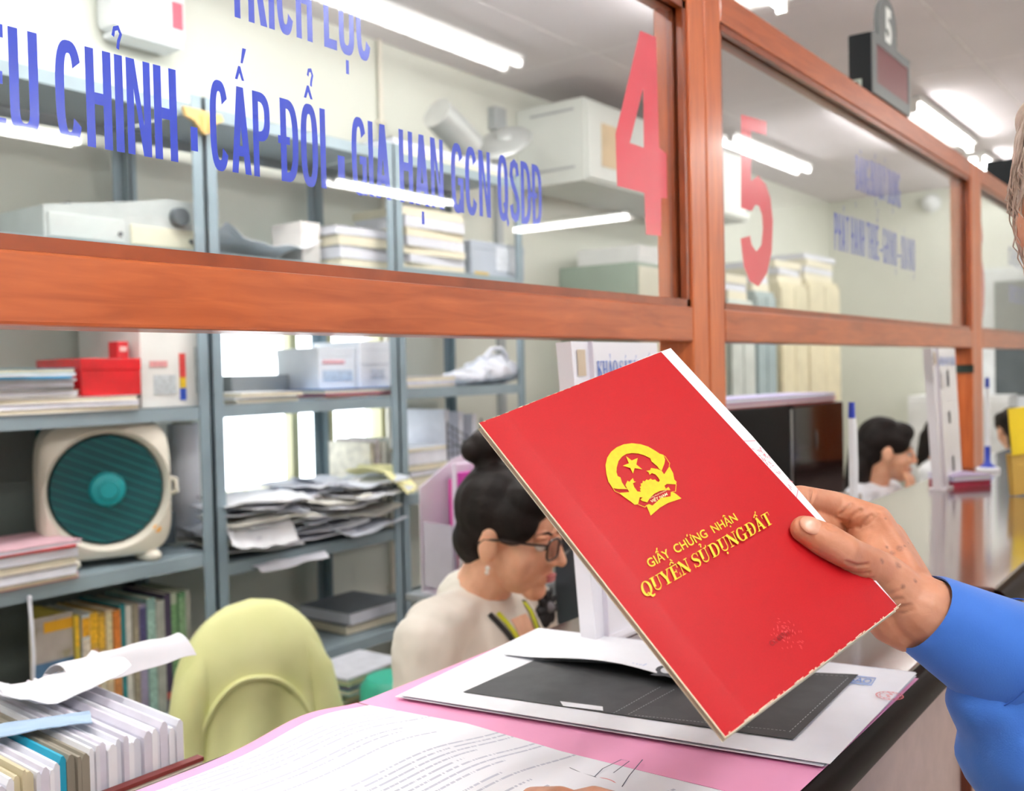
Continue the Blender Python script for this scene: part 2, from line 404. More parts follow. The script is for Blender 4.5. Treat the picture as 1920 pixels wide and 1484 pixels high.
# window: frame, mullions and panes
m_alu = mat('window_frame_paint', '#b9b48c', .45, .03)
m_pane = glass_mat('window_glass', (0.98, 0.99, 1.0), .05)
win = thing('window_1', 'bright overexposed window behind the paper-laden middle shelf', None, (WX0, YB, WZ0), kind='structure')
bm = bm_new()
for q in ((WX0, WX1, WZ0, WZ0 + .03), (WX0, WX1, WZ1 - .03, WZ1), (WX0, WX0 + .03, WZ0, WZ1), (WX1 - .03, WX1, WZ0, WZ1)):
    box(bm, q[0], q[1], YB + .03, YB + .09, q[2], q[3])
obj('window_frame', bm, m_alu, win)
mx = [WX0 + .03] + [PY(552, 850, YB + .05).x, PY(618, 850, YB + .05).x] + [WX1 - .03]
for x in mx[1:3]: bx('mullion', x - .016, x + .016, YB + .04, YB + .08, WZ0 + .03, WZ1 - .03, m_alu, win)
for a, b in zip(mx, mx[1:]): bx('pane', a, b, YB + .058, YB + .062, WZ0 + .03, WZ1 - .03, m_pane, win)
bm = bm_new(); box(bm, XL, XR, YB - .012, YB, 0, .1); struct('baseboard_back', bm, mat('base_tile', '#8c7d72', .4))

# ------------------------------------------------------------------ fluorescent lamps
m_tube = emit_mat('lit_tube', (1.0, 0.985, 0.96), TUBE)
m_batten = mat('batten_white', '#e9e9e6', .4, .02)
LAMPS = 0
def lamp(c, along_x=True, L=1.2, twin=0.075, label=''):
    c = V((c[0], c[1], ZC)); t = thing('fluorescent_lamp', label, 'lamp', c, 'fluorescent lamps on the ceiling')
    R = Matrix.Translation(c) @ (Matrix.Identity(4) if along_x else Matrix.Rotation(pi / 2, 4, 'Z'))
    w = .035 + twin / 2
    bx('batten', -L / 2, L / 2, -w, w, -.035, -.001, m_batten, t, .004, R)
    for s in ((-1, 1) if twin else (0,)):
        y = s * twin / 2
        bm = bm_new(); cyl(bm, R @ V((-L / 2 + .03, y, -.058)), R @ V((L / 2 - .03, y, -.058)), .013, seg=10); obj('tube', bm, m_tube, t, True)
        for e in (-1, 1):
            bx('holder', e * (L / 2 - .015) - .012, e * (L / 2 - .015) + .012, y - .016, y + .016, -.078, -.03, m_batten, t, 0, R)
lamp((2.67, -1.68), label='public-side lamp mirrored across the upper line of blue glass letters')
lamp((5.63, -1.59), label='lamp over the public side whose reflection crosses the red number five')
lamp((2.24, -4.17), label='far public-side lamp mirrored at the left edge of the first pane')
lamp((5.0, -4.0), label='far public-side lamp mirrored as a streak in the middle of the first pane')
lamp((7.06, -3.9), False, label='lamp turned crosswise, mirrored below the red number four')
lamp((-.6, -1.68), label='lamp over the public side behind the camera')
lamp((.2, -1.2), label='unseen lamp added above the person holding the booklet as frontal fill light')  # added out of frame as fill for the hand and booklet
lamp((-.6, -4.17), label='far public-side lamp behind the camera')
lamp((2.75, .72), twin=.26, label='twin lamp over the staff desks at the left')
lamp((1.40, 1.12), label='unseen lamp added over the lime jacket to brighten desks and racks')  # extra lamp out of view, put in to lift racks, jacket and clerk
lamp((5.65, .74), twin=.26, label='twin lamp over the staff desks, seen above the second pane')
lamp((7.2, .68), L=1.1, label='lamp over the staff side at the far end wall')
lamp((-.1, .72), twin=.26, label='twin lamp over the staff side left of the picture')

# ------------------------------------------------------------------ wooden screen with glass panes
def wood_mat(name, c0, c1, stretch, rough=.28, coat=.35):
    m = bpy.data.materials.new(name); m.use_nodes = True; nt = m.node_tree; b = nt.nodes['Principled BSDF']
    N = nt.nodes.new; L = nt.links.new
    tc = N('ShaderNodeTexCoord'); mp = N('ShaderNodeMapping'); mp.inputs['Scale'].default_value = stretch; L(tc.outputs['Object'], mp.inputs[0])
    n = N('ShaderNodeTexNoise'); n.inputs['Scale'].default_value = 6; n.inputs['Detail'].default_value = 8; n.inputs['Distortion'].default_value = .6; L(mp.outputs[0], n.inputs['Vector'])
    n2 = N('ShaderNodeTexNoise'); n2.inputs['Scale'].default_value = 2.2; L(tc.outputs['Object'], n2.inputs['Vector'])
    r = N('ShaderNodeValToRGB'); r.color_ramp.elements[0].position = .3; r.color_ramp.elements[1].position = .7
    r.color_ramp.elements[0].color = lin(c0); r.color_ramp.elements[1].color = lin(c1)
    mx = N('ShaderNodeMath'); mx.operation = 'MULTIPLY_ADD'; mx.inputs[1].default_value = .75; L(n.outputs['Fac'], mx.inputs[0])
    m3 = N('ShaderNodeMath'); m3.operation = 'MULTIPLY'; m3.inputs[1].default_value = .25; L(n2.outputs['Fac'], m3.inputs[0]); L(m3.outputs[0], mx.inputs[2])
    L(mx.outputs[0], r.inputs[0]); L(r.outputs[0], b.inputs['Base Color'])
    b.inputs['Roughness'].default_value = rough; b.inputs['Coat Weight'].default_value = coat; b.inputs['Coat Roughness'].default_value = .1
    bp = N('ShaderNodeBump'); bp.inputs['Strength'].default_value = .08; bp.inputs['Distance'].default_value = .001; L(n.outputs['Fac'], bp.inputs['Height']); L(bp.outputs[0], b.inputs['Normal'])
    return m
m_woodh = wood_mat('varnished_wood_rail', '#994621', '#c06436', (1.5, 14, 14))
m_woodv = wood_mat('varnished_wood_post', '#ab5024', '#d2703a', (14, 14, 1.5))
m_bead = wood_mat('wood_bead', '#7a3314', '#a04a22', (3, 14, 3))
YFW, YBW = -.018, .042
zrb, zrt = PY(0, 610, YFW).z, PY(0, 465, YFW).z; ztl, ztu = PY(1350, 40, YFW).z, PY(1380, 0, YFW).z
CT = 1.10
scr = thing('wooden_screen', 'varnished orange-brown wooden counter screen holding the numbered glass panes', 'screen', (1.4, 0, CT))
xA, xB, xC = PY(1300, 600, YFW).x, PY(1330, 600, YFW).x, PY(1360, 600, YFW).x
xD, xE = PY(1822, 500, YFW).x, PY(1833, 500, YFW).x
XW0 = xB - (xE - xB) + .02           # left end of the first frame
xF = xE + (xE - xB) - .03
def vpost(x0, x1, z0=CT + .0065, z1=ztu): bx('post', x0, x1, YFW, YBW, z0, z1, m_woodv, scr, .003)
vpost(XW0, XW0 + .055)
vpost(xA, xB - .0012); vpost(xB + .0012, xC); vpost(xD, xE - .0012); vpost(xE + .0012, xE + .06); vpost(xF - .055, xF)
spans = ((XW0 + .055, xA), (xC, xD), (xE + .06, xF - .055))
for a, b in spans:
    bx('mid_rail', a, b, YFW, YBW, zrb, zrt, m_woodh, scr, .003)
    bx('top_rail', a, b, YFW, YBW, ztl, ztu, m_woodh, scr, .003)
    for y0, y1 in ((-.014, -.004), (.004, .014)):             # beading around each pane
        bm = bm_new(); w = .011
        box(bm, a, b, y0, y1, zrt - .001, zrt + w); box(bm, a, b, y0, y1, ztl - w, ztl + .001)
        box(bm, a - .001, a + w, y0, y1, zrt, ztl); box(bm, b - w, b + .001, y0, y1, zrt, ztl); obj('bead', bm, m_bead, scr)
    if b > 2:
        bx('felt_pad', b - .004, b + .004, -.02, .03, 1.40, 1.425, mat('dark_green_felt', '#24332c', .8), scr)
m_glass = glass_mat('screen_glass', (0.98, 0.988, 0.988), .05)
panes = [bx('pane', a + .002, b - .002, -.002, .002, zrt + .001, ztl - .001, m_glass, scr) for a, b in spans]
# lettering on the panes
m_blue = mat('blue_vinyl', '#2b49d6', .22, .04, 20, spec=.6); m_red = mat('red_vinyl', '#ff4f63', .25, .03, 20, spec=.5)
GL = Frame((0, .0028, 0), (1, 0, 0), (0, 0, 1))
gx = lambda px, py: PY(px, py, .0028).x
gz = lambda px, py: PY(px, py, .0028).z
zb2 = (gz(325, 312) + gz(1010, 419)) / 2; zt2 = (gz(325, 133) + gz(1010, 309)) / 2
for w, a, b in (('ĐIE<^`>U', -135, 74), ('CHI<?>NH', 107, 333), ('CA<^\'>P', 396, 508), ('ĐO<^/>I', 528, 612), ('GIA', 661, 733), ('HA<.>N', 750, 832), ('GCN', 847, 920), ('QSDĐ', 934, 1016)):
    py = 300 + (a - 325) * .15
    sans_text('lettering', w, GL, gx(a, py), gx(b, py), zb2, zt2 - zb2, m_blue, panes[0])
for a, b, y0, y1 in ((357, 370, 237, 282), (633, 646, 291, 332)):
    polys('lettering', [rect(gx(a, y0), gz(a, y1), gx(b, y0), gz(a, y0))], GL, m_blue, panes[0])
zb1 = (gz(437, 32) + gz(690, 113)) / 2
for w, a, b in (('TRI<">CH', 430, 586), ('LU<.>C', 607, 695)):
    sans_text('lettering', w, GL, gx(a, 50), gx(b, 70), zb1, zt2 - zb2, m_blue, panes[0])
g = lambda L: [(gx(*q), gz(*q)) for q in L]
polys('red_number', [(g([(1200, 57), (1230, 70), (1236, 277), (1250, 289), (1251, 372), (1240, 372), (1240, 443), (1211, 440), (1208, 362), (1157, 349), (1154, 252)]), [g([(1206, 165), (1207, 277), (1181, 268)])])], GL, m_red, panes[0])
polys('red_number', [g([(1250 + a / 2.2836, b / 2.2836) for a, b in [(318, 490), (428, 520), (428, 580), (362, 562), (362, 775), (392, 752), (425, 790), (445, 850), (455, 950), (450, 1080), (430, 1170), (393, 1228), (355, 1205), (330, 1140), (316, 1022), (357, 1010), (365, 1050), (385, 1078), (405, 1050), (412, 980), (408, 920), (395, 882), (380, 877), (364, 905), (318, 890)]])], GL, m_red, panes[1])
text_on('red_number', '6', GL, gx(1826, 400), gx(1845, 400), gz(1826, 588), gz(1826, 408) - gz(1826, 588), m_red, panes[2], .055)
def words5(row, dz, n):
    for w, a, b, y0, y1 in row:
        sans_text('lettering', w, GL, gx(a, y0), gx(b, y0), gz(a, y0), gz(a, y1) - gz(a, y0), m_blue, panes[n], gap=.1)
words5((('ĐA<u>NG', 1605, 1630, 356, 290), ('BO<^.>', 1633, 1644, 366, 300), ('QUY<">', 1646, 1662, 371, 306), ('DU<.>NG', 1665, 1688, 381, 316)), 0, 1)
words5((('PHA<">T', 1565, 1592, 468, 398), ('HA<`>NH', 1596, 1622, 476, 406), ("THUE<^'>", 1626, 1648, 484, 416), ('-', 1650, 1655, 486, 450), ('GHI', 1656, 1668, 493, 428), ('NO<.>', 1670, 1682, 497, 434), ('-', 1684, 1689, 497, 460), ('XO<">A', 1690, 1702, 504, 442), ('NO<.>', 1704, 1716, 507, 447)), 0, 1)
words5((('CHUYE<^/>N', 1891, 1925, 496, 462), ('MU<.>C', 1928, 1945, 506, 474)), 0, 2)
words5((('ĐI<">CH', 1893, 1915, 566, 534), ('SU<+?>', 1918, 1926, 572, 540), ('DU<.>NG', 1929, 1950, 576, 544)), 0, 2)

# ------------------------------------------------------------------ counter
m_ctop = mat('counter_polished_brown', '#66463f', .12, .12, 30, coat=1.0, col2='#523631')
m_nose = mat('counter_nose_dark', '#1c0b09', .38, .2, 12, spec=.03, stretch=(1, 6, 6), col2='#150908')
m_body = mat('counter_front_laminate', '#b59c96', .5, .05, 40, .03, 200)
cnt = thing('service_counter', 'long service counter with polished brown top and dark rounded front edge', 'counter', (1.5, -.2, 0))
YN = -.405
XJ = PZ(1899, 1116, CT).x
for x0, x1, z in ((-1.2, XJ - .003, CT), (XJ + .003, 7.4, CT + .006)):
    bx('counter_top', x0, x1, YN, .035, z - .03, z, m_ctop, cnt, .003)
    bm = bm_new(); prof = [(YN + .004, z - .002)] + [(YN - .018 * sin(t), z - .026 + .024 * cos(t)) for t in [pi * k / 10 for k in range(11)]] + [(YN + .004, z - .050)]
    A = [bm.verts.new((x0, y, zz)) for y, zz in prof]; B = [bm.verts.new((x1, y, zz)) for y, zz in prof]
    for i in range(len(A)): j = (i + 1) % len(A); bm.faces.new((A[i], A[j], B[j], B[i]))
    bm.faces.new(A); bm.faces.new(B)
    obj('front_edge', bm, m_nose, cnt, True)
bx('front_panel', -1.2, 7.4, YN + .02, YN + .045, .0, CT - .05, m_body, cnt)
bx('back_panel', -1.2, 7.4, .0, .02, .0, CT - .03, m_body, cnt)
m_dwood = wood_mat('counter_post_wood', '#4a1c0e', '#8a3a18', (12, 12, 1.2))
pxl, pxr = PY(1818, 1400, YN + .008).x, PY(1868, 1400, YN + .008).x
for k in range(3): bx('post', pxl + k * 1.6, pxr + k * 1.6, YN + .006, YN + .03, .0, CT - .05, m_dwood, cnt, .003)
bx('post', pxr + .012, pxr + .03, YN + .01, YN + .03, .0, CT - .05, mat('pale_edge', '#cbb9b0', .5), cnt)
# ------------------------------------------------------------------ papers on the counter
m_paper = mat('white_paper', '#eef0f6', .7, .015, 30)
m_paper2 = mat('grey_white_paper', '#dfe1ea', .7, .03, 30)
m_cream = mat('cream_paper', '#e7e0c8', .7, .03, 60)
m_pink = mat('pink_card', '#f4a3cb', .55, .03, 12)
def lerp(a, b, t): return a + (b - a) * t
def sheet(name, quad, m, parent=None, zf=None, th=.0004, nu=16, nv=16, smooth=True):
    """a sheet of paper with thickness; quad = four corner points, zf(u,v) lifts it"""
    q = [V(p) for p in quad]; bm = bm_new(); n = (q[1] - q[0]).cross(q[3] - q[0]).normalized()
    if n.z < -1e-3 : n = -n
    top, bot = [], []
    for j in range(nv + 1):
        for i in range(nu + 1):
            u, v = i / nu, j / nv
            p = q[0].lerp(q[1], u).lerp(q[3].lerp(q[2], u), v) + n * (zf(u, v) if zf else 0)
            top.append(bm.verts.new(p + n * th)); bot.append(bm.verts.new(p))
    W = nu + 1
    for j in range(nv):
        for i in range(nu):
            a, b, c, d = j * W + i, j * W + i + 1, (j + 1) * W + i + 1, (j + 1) * W + i
            bm.faces.new((top[a], top[b], top[c], top[d])); bm.faces.new((bot[d], bot[c], bot[b], bot[a]))
    rim = [i for i in range(nu)] + [j * W + nu for j in range(nv)] + [nv * W + i for i in range(nu, 0, -1)] + [j * W for j in range(nv, 0, -1)]
    for k in range(len(rim)):
        a, b = rim[k], rim[(k + 1) % len(rim)]
        bm.faces.new((top[b], top[a], bot[a], bot[b]))
    return obj(name, bm, m, parent, smooth)
def text_paper(name, x0, x1, y0, y1, rot=0.0, pitch=.0092, ink='#56607c'):
    m = bpy.data.materials.new(name); m.use_nodes = True; nt = m.node_tree; b = nt.nodes['Principled BSDF']; b.inputs['Roughness'].default_value = .7
    N = nt.nodes.new; L = nt.links.new
    def mth(op, a, c=None, d=None):
        n = N('ShaderNodeMath'); n.operation = op
        for i, x in enumerate((a, c, d)):
            if x is None: continue
            if isinstance(x, (int, float)): n.inputs[i].default_value = x
            else: L(x, n.inputs[i])
        return n.outputs[0]
    tc = N('ShaderNodeTexCoord'); mp = N('ShaderNodeMapping'); mp.inputs['Rotation'].default_value = (0, 0, rot); L(tc.outputs['Object'], mp.inputs[0])
    sp = N('ShaderNodeSeparateXYZ'); L(mp.outputs[0], sp.inputs[0]); x, y = sp.outputs[0], sp.outputs[1]
    ln = mth('DIVIDE', y, pitch); fl = mth('FLOOR', ln); fr = mth('FRACT', ln)
    wn = N('ShaderNodeTexWhiteNoise'); wn.noise_dimensions = '1D'; L(fl, wn.inputs['W']); rnd = wn.outputs['Value']
    band = mth('MULTIPLY', mth('GREATER_THAN', fr, .3), mth('LESS_THAN', fr, .62))
    cb = N('ShaderNodeCombineXYZ'); L(mth('MULTIPLY', x, 420.0), cb.inputs[0]); L(mth('MULTIPLY', fl, 3.7), cb.inputs[1])
    nz = N('ShaderNodeTexNoise'); nz.inputs['Scale'].default_value = 1.0; nz.inputs['Detail'].default_value = 1; L(cb.outputs[0], nz.inputs['Vector'])
    ltr = mth('GREATER_THAN', nz.outputs['Fac'], .42)
    left = mth('GREATER_THAN', x, mth('ADD', x0, mth('MULTIPLY', mth('GREATER_THAN', rnd, .7), .02)))
    right = mth('LESS_THAN', x, mth('SUBTRACT', x1, mth('MULTIPLY', mth('GREATER_THAN', rnd, .55), mth('MULTIPLY', rnd, .09))))
    body = mth('MULTIPLY', mth('GREATER_THAN', y, y0), mth('LESS_THAN', y, y1))
    some = mth('GREATER_THAN', rnd, .18)
    f = mth('MULTIPLY', mth('MULTIPLY', band, ltr), mth('MULTIPLY', mth('MULTIPLY', left, right), mth('MULTIPLY', body, some)))
    mx = N('ShaderNodeMix'); mx.data_type = 'RGBA'; mx.inputs[6].default_value = lin('#f1f3fa'); mx.inputs[7].default_value = lin(ink)
    L(mth('MULTIPLY', f, .5), mx.inputs[0]); L(mx.outputs[2], b.inputs['Base Color']); return m
Z0 = CT + .0008
def q2(z, *pts): return [V((x, y, z)) for x, y in pts]
# pink folder lying open: two leaves
def bump_z(x, y): return .011 * math.exp(-((x - .635) / .06) ** 2) * (0.35 + .65 * max(0, min(1, (y + .42) / .44)))
def over(quad, extra=0.0):
    q = [V((*p, 0)) for p in quad]
    def f(u, v):
        p = q[0].lerp(q[1], u).lerp(q[3].lerp(q[2], u), v); return bump_z(p.x, p.y) + extra
    return f
pf = thing('pink_folder', 'open pink card folder lying under the papers on the counter', 'folder', (.8, -.2, CT))
LQ = ((.20, -.420), (.715, -.420), (.705, .024), (.20, .030))
sheet('leaf', q2(Z0, *LQ), m_pink, pf, over(LQ), nu=48)
sheet('leaf', q2(Z0 + .0006, (.716, -.421), (1.094, -.420), (1.044, .036), (.706, .022)), m_pink, pf, lambda u, v: .003 * (1 - u) ** 2, nu=20)
# typed page on the left leaf
m_text = text_paper('typed_page', .29, .74, -.31, .088, .16, .0088, '#7d84a6')
TQ = ((.27, -.408), (.768, -.404), (.702, .004), (.27, .012))
tp = sheet('typed_page', q2(Z0 + .0016, *TQ), m_text, None, over(TQ, .0006), nu=48)
tag(tp, 'white typed page with a signature and red stamp lying on the pink folder', 'paper')
m_ink = mat('ink_dark', '#4a4f63', .6); m_stampr = mat('stamp_red', '#e58a96', .6); m_stampb = mat('stamp_blue', '#6a8fd0', .6)
zt = Z0 + .0045
def on_page(z, L): return [(PZ(a, b, z).x, PZ(a, b, z).y) for a, b in L]
TOP = lambda z: Frame((0, 0, z), (1, 0, 0), (0, 1, 0))
sig = [[(1068, 1440), (1090, 1450), (1118, 1458)], [(1110, 1462), (1130, 1442), (1165, 1425), (1180, 1428), (1150, 1450)], [(1165, 1478), (1180, 1455), (1205, 1425)], [(1080, 1470), (1095, 1460), (1090, 1475)]]
polys('signature', [stroke(on_page(zt + .002, s), .0009) for s in sig], TOP(zt + .0020), m_ink, tp)
def ring(cx, cy, r, w, n=28): return arc(cx, cy, r, r, r - w, r - w, 0, 360, n)
c = PZ(1118, 1474, zt + .002); polys('red_stamp', [ring(c.x, c.y, .017, .0012), ring(c.x, c.y, .012, .0008)] + [rect(c.x - .009 + .004 * k, c.y - .003, c.x - .0065 + .004 * k, c.y + .002) for k in range(5)], TOP(zt + .0018), m_stampr, tp)
# stack of large photocopies
AQ = ((.733, -.009), (.802, -.426), (1.088, -.420), (1.026, .026))
offs = ((.004, .003, .012), (-.002, .005, .004), (.006, .002, -.004), (0, 0, 0))
last = None
for k, (dx, dy, da) in enumerate(offs):
    z = Z0 + .0044 + .0011 * k
    pts = [(x + dx + (y + .2) * da, y + dy - (x - .9) * da) for x, y in AQ]
    lb = ['lowest large sheet of the photocopies under the black copied cover', 'second large sheet from the bottom of the photocopies', 'large white sheet just below the black copied cover', 'large photocopy of a black stitched cover, topmost of the big sheets'][k]
    last = tag(sheet('photocopy', q2(z, *pts), m_paper if k % 2 else m_paper2, None, lambda u, v: .0015 * (1 - u) * (1 - v), nu=10, nv=10), lb, 'paper', 'large photocopies')
zc = Z0 + .0044 + .0011 * 3 + .0022
m_copy = mat('photocopy_black', '#3b3c3f', .6, .15, 40, col2='#2c2d30')
blk = on_page(zc, [(868, 1298), (1003, 1238), (1250, 1250), (1610, 1265), (1487, 1387)])
polys('black_copied_cover', [blk], TOP(zc), m_copy, last)
m_copyline = mat('copy_white_line', '#b9bac0', .7)
def dashes(a, b, n):
    A, B = V((*on_page(zc, [a])[0], 0)), V((*on_page(zc, [b])[0], 0)); out = []
    for i in range(n):
        p, q = A.lerp(B, i / n), A.lerp(B, (i + .6) / n); out.append(stroke([(p.x, p.y), (q.x, q.y)], .0006))
    return out
polys('stitch_lines', dashes((1590, 1272), (1478, 1377), 26) + dashes((1150, 1340), (1240, 1290), 20) + dashes((1178, 1343), (1266, 1296), 20) + dashes((1590, 1272), (1480, 1267), 12) + dashes((1190, 1346), (1476, 1378), 40), TOP(zc + .0003), m_copyline, last)
polys('white_label', [on_page(zc, [(1050, 1316), (1056, 1325), (1131, 1334), (1130, 1326)])], TOP(zc + .0003), m_paper, last)
c = PZ(1668, 1305, zc); polys('red_stamp', [ring(c.x, c.y, .013, .0009), ring(c.x, c.y, .0095, .0006)] + [rect(c.x + .0112 * cos(t) - .0007, c.y + .0112 * sin(t) - .0007, c.x + .0112 * cos(t) + .0007, c.y + .0112 * sin(t) + .0007) for t in [k * .42 for k in range(15)]] + [rect(c.x - .006 + .004 * k, c.y - .002 + .002 * (k % 2), c.x - .004 + .004 * k, c.y + .001 + .002 * (k % 2)) for k in range(4)], TOP(zc), mat('stamp_red_strong', '#df6f78', .6), last)
FB = Frame(PZ(1590, 1280, zc), (PZ(1634, 1285, zc) - PZ(1590, 1280, zc)), (PZ(1600, 1266, zc) - PZ(1590, 1280, zc)))
text_on('blue_stamp', 'SAO', FB, .0, .9, .2, .6, m_stampb, last, .01, -.0004)
polys('blue_stamp', [(rect(-.1, 0, 1, 1), [rect(-.08, .1, .97, .9)])], FB, m_stampb, last, -.0004)
# copied identity sheet curling over the black cover
za = zc + .001
IQ = [PZ(944, 1227, za), PZ(1440, 1316, za), PZ(1500, 1238, za), PZ(1012, 1190, za)]
idc = sheet('identity_copy', IQ, m_paper, None, lambda u, v: .012 * sin(pi * min(1, u * 1.1)) ** 2 * (1 - v) ** 2, nu=24, nv=12)
tag(idc, 'white sheet with a small printed portrait curling over the black photocopy', 'paper')
FI = Frame(IQ[0] + V((0, 0, .0065)), IQ[1] - IQ[0], IQ[3] - IQ[0])
m_g1, m_g2, m_g3 = mat('print_grey', '#8d9096', .7), mat('print_dark', '#3e4046', .7), mat('print_light', '#d5d8de', .7)
pc = PZ(1250, 1262, za + .0065); iu = V((1, .1, 0)); 
FPz = Frame(pc, (PZ(1275, 1264, za) - PZ(1225, 1260, za)), (PZ(1256, 1252, za) - PZ(1246, 1272, za)))
polys('portrait_print', [arc(0, .1, .42, .42, .01, .01, 0, 360, 20), [(-.5, -.5), (.5, -.5), (.3, -.2), (-.3, -.2)]], FPz, m_g2, idc, .0022)
polys('portrait_print', [arc(.02, .02, .24, .3, .01, .01, 0, 360, 20)], FPz, m_print if False else m_g3, idc, .0026)
polys('faint_writing', [stroke([(-1.9 + .16 * k, .25 + .06 * (k % 2)), (-1.8 + .16 * k, .45 - .05 * (k % 3))], .05) for k in range(7)], FPz, mat('faint_blue', '#b9c6e4', .7), idc, .0024)

# ------------------------------------------------------------------ the red land-certificate booklet
bTL, bTR, bBR, bBL = PD(892, 818, .723), PD(1250, 637, .809), PD(1663, 1160, .718), PD(1378, 1362, .592)
bU = ((bTR - bTL) + (bBR - bBL)).normalized(); bV = ((bTL - bBL) + (bTR - bBR)); bV = (bV - bU * bV.dot(bU)).normalized()
bN = bU.cross(bV)                                  # towards the reader
BW, BH = .19, .265
bO = (bTL + bTR + bBR + bBL) / 4 - bU * BW / 2 - bV * BH / 2
BK = Frame(bO, bU, bV)
def buv(px, py):
    d = ray(px, py); t = (bO - EYE).dot(bN) / d.dot(bN); p = EYE + d * t - bO
    return p.dot(bU), p.dot(bV)
def bdepth(px, py):
    d = ray(px, py); return (bO - EYE).dot(bN) / d.dot(bN)
BM = Matrix(((bU.x, bV.x, bN.x, bO.x), (bU.y, bV.y, bN.y, bO.y), (bU.z, bV.z, bN.z, bO.z), (0, 0, 0, 1)))
m_cover = mat('red_cover_card', '#b50e18', .42, .03, 900, .10, 1500, spec=.35)
m_gold = mat('gold_yellow_print', '#e9c91f', .4, .05, 300)
bk = thing('red_booklet', 'red certificate booklet with a gold emblem held up in a hand', 'booklet', bO)
CR = .0235; SK = -.0008
bm = bm_new(); cols = [(0, -SK), (CR - .0012, -.00015), (CR, 0), (CR + .0012, 0), (BW * .6, 0.0003), (BW, 0)]
rows = [BH * k / 6 for k in range(7)]
for side, dz in ((1, 0), (-1, -.0006)):
    G = [[bm.verts.new(BM @ V((x, y, z + dz))) for x, z in cols] for y in rows]
    for j in range(6):
        for i in range(len(cols) - 1): bm.faces.new((G[j][i], G[j][i + 1], G[j + 1][i + 1], G[j + 1][i]))
    if side == 1: G1 = G
for path in ([(0, i) for i in range(6)], [(6, i) for i in range(6)], [(j, 0) for j in range(7)], [(j, 5) for j in range(7)]):
    for (a, b), (c_, d) in zip(path, path[1:]): bm.faces.new((G1[a][b], G1[c_][d], G[c_][d], G[a][b]))
cov = obj('front_cover', bm, m_cover, bk, True)
m_edge = mat('worn_cover_edge', '#efe3c6', .7)
bx('back_cover', 0.0005, BW + .0005, -.0012, BH - .001, -.0058, -.0050, m_cream, bk, 0, BM)
for k in range(3): bx('page', .004, BW - .0008 + .0004 * k, -.0006 + .0003 * k, BH - .0008, -.0030 - .0008 * k, -.0026 - .0008 * k, m_cream if k else m_paper, bk, 0, BM)
# inner sheet that stands out on the right
uvs = [buv(1256, 640), buv(1276, 636), buv(1600, 1072), buv(1665, 1155), buv(1655, 1150)]
bm = bm_new(); pr = [(.03, .002), (BW + .0012, .0022), (BW + .0065, BH * .30), (BW + .0118, BH * .62), (BW + .0125, BH + .0005), (BW * .94, BH + .0012), (.03, BH - .001)]
A = [bm.verts.new(BM @ V((x, y, -.00085))) for x, y in pr]; B = [bm.verts.new(BM @ V((x, y, -.00125))) for x, y in pr]
bm.faces.new(A); bm.faces.new(B[::-1])
for i in range(len(A)): j = (i + 1) % len(A); bm.faces.new((A[i], A[j], B[j], B[i]))
ins = obj('loose_inner_sheet', bm, m_paper, bk)
sx, sy = buv(1440, 872)
st = []
for k in range(26):
    random.seed(k); x = BW + .0006 + random.random() * .0088; y = sy - .028 + random.random() * .046
    st.append(stroke([(x, y), (x + random.uniform(-.002, .002), y + random.uniform(-.004, .004))], .0005))
st = [[(min(a, BW + .0098), b) for a, b in s] for s in st]
st += [stroke([(BW, sy + .026), (BW + .010, sy + .022)], .0005), stroke([(BW, sy - .033), (BW + .0078, sy - .028)], .0005)]
polys('seam_stamp', st, BK, mat('stamp_pink', '#e8788a', .6), ins, -.0007)
# emblem, traced in the plane of the cover
e = lambda L: [buv(1120 + a / 9.278, 820 + b / 9.275) for a, b in L]
W_ = [(185, 790), (150, 650), (135, 500), (165, 370), (230, 270), (330, 190), (450, 140), (590, 120), (740, 135), (880, 180), (1000, 250), (1080, 305), (1140, 320), (1172, 400), (1160, 470), (1110, 600), (1060, 560), (1045, 530), (930, 430), (915, 380), (800, 325), (700, 297), (600, 290), (500, 305), (420, 355), (360, 430), (330, 540), (325, 620), (345, 690), (395, 715), (420, 800), (480, 890), (520, 920), (350, 915), (270, 900)]
M_ = [(370, 985), (550, 970), (515, 915), (480, 850), (515, 770), (550, 790), (610, 725), (630, 780), (665, 790), (610, 815), (635, 885), (690, 960), (750, 965), (732, 930), (750, 915), (730, 880), (755, 865), (745, 820), (775, 815), (785, 772), (815, 785), (850, 748), (875, 765), (920, 735), (950, 758), (1000, 750), (1020, 778), (1060, 795), (1080, 765), (1045, 710), (1000, 660), (940, 640), (900, 670), (885, 625), (840, 600), (910, 590), (925, 550), (1040, 570), (1110, 600), (1155, 660), (1245, 520), (1310, 640), (1330, 750), (1370, 790), (1360, 835), (1200, 828), (1160, 860), (1185, 912), (1230, 880), (1262, 935), (1180, 935), (1080, 950), (980, 1000), (900, 1080), (860, 1150), (770, 1125), (740, 1100), (780, 1060), (730, 1060), (700, 1180), (640, 1190), (580, 1140), (480, 1070)]
B_ = [(845, 1200), (920, 1380), (1080, 1240), (1220, 1160), (1455, 1080), (1330, 980), (1270, 965), (1265, 1045), (1100, 1070), (950, 1205), (890, 1180)]
S_ = [(490, 345), (590, 420), (695, 378), (670, 490), (775, 575), (640, 555), (612, 650), (565, 550), (435, 512), (540, 470)]
lines = [[(1090, 310), (1170, 350), (1250, 470), (1240, 520)], [(195, 795), (300, 960), (370, 985)], [(700, 1185), (820, 1235), (850, 1200)], [(1362, 830), (1350, 960), (1290, 965)]]
em = [e(W_), e(M_), e(B_), e(S_)] + [stroke(e(l), .0005) for l in lines]
polys('emblem', em, BK, m_gold, cov, .0009)
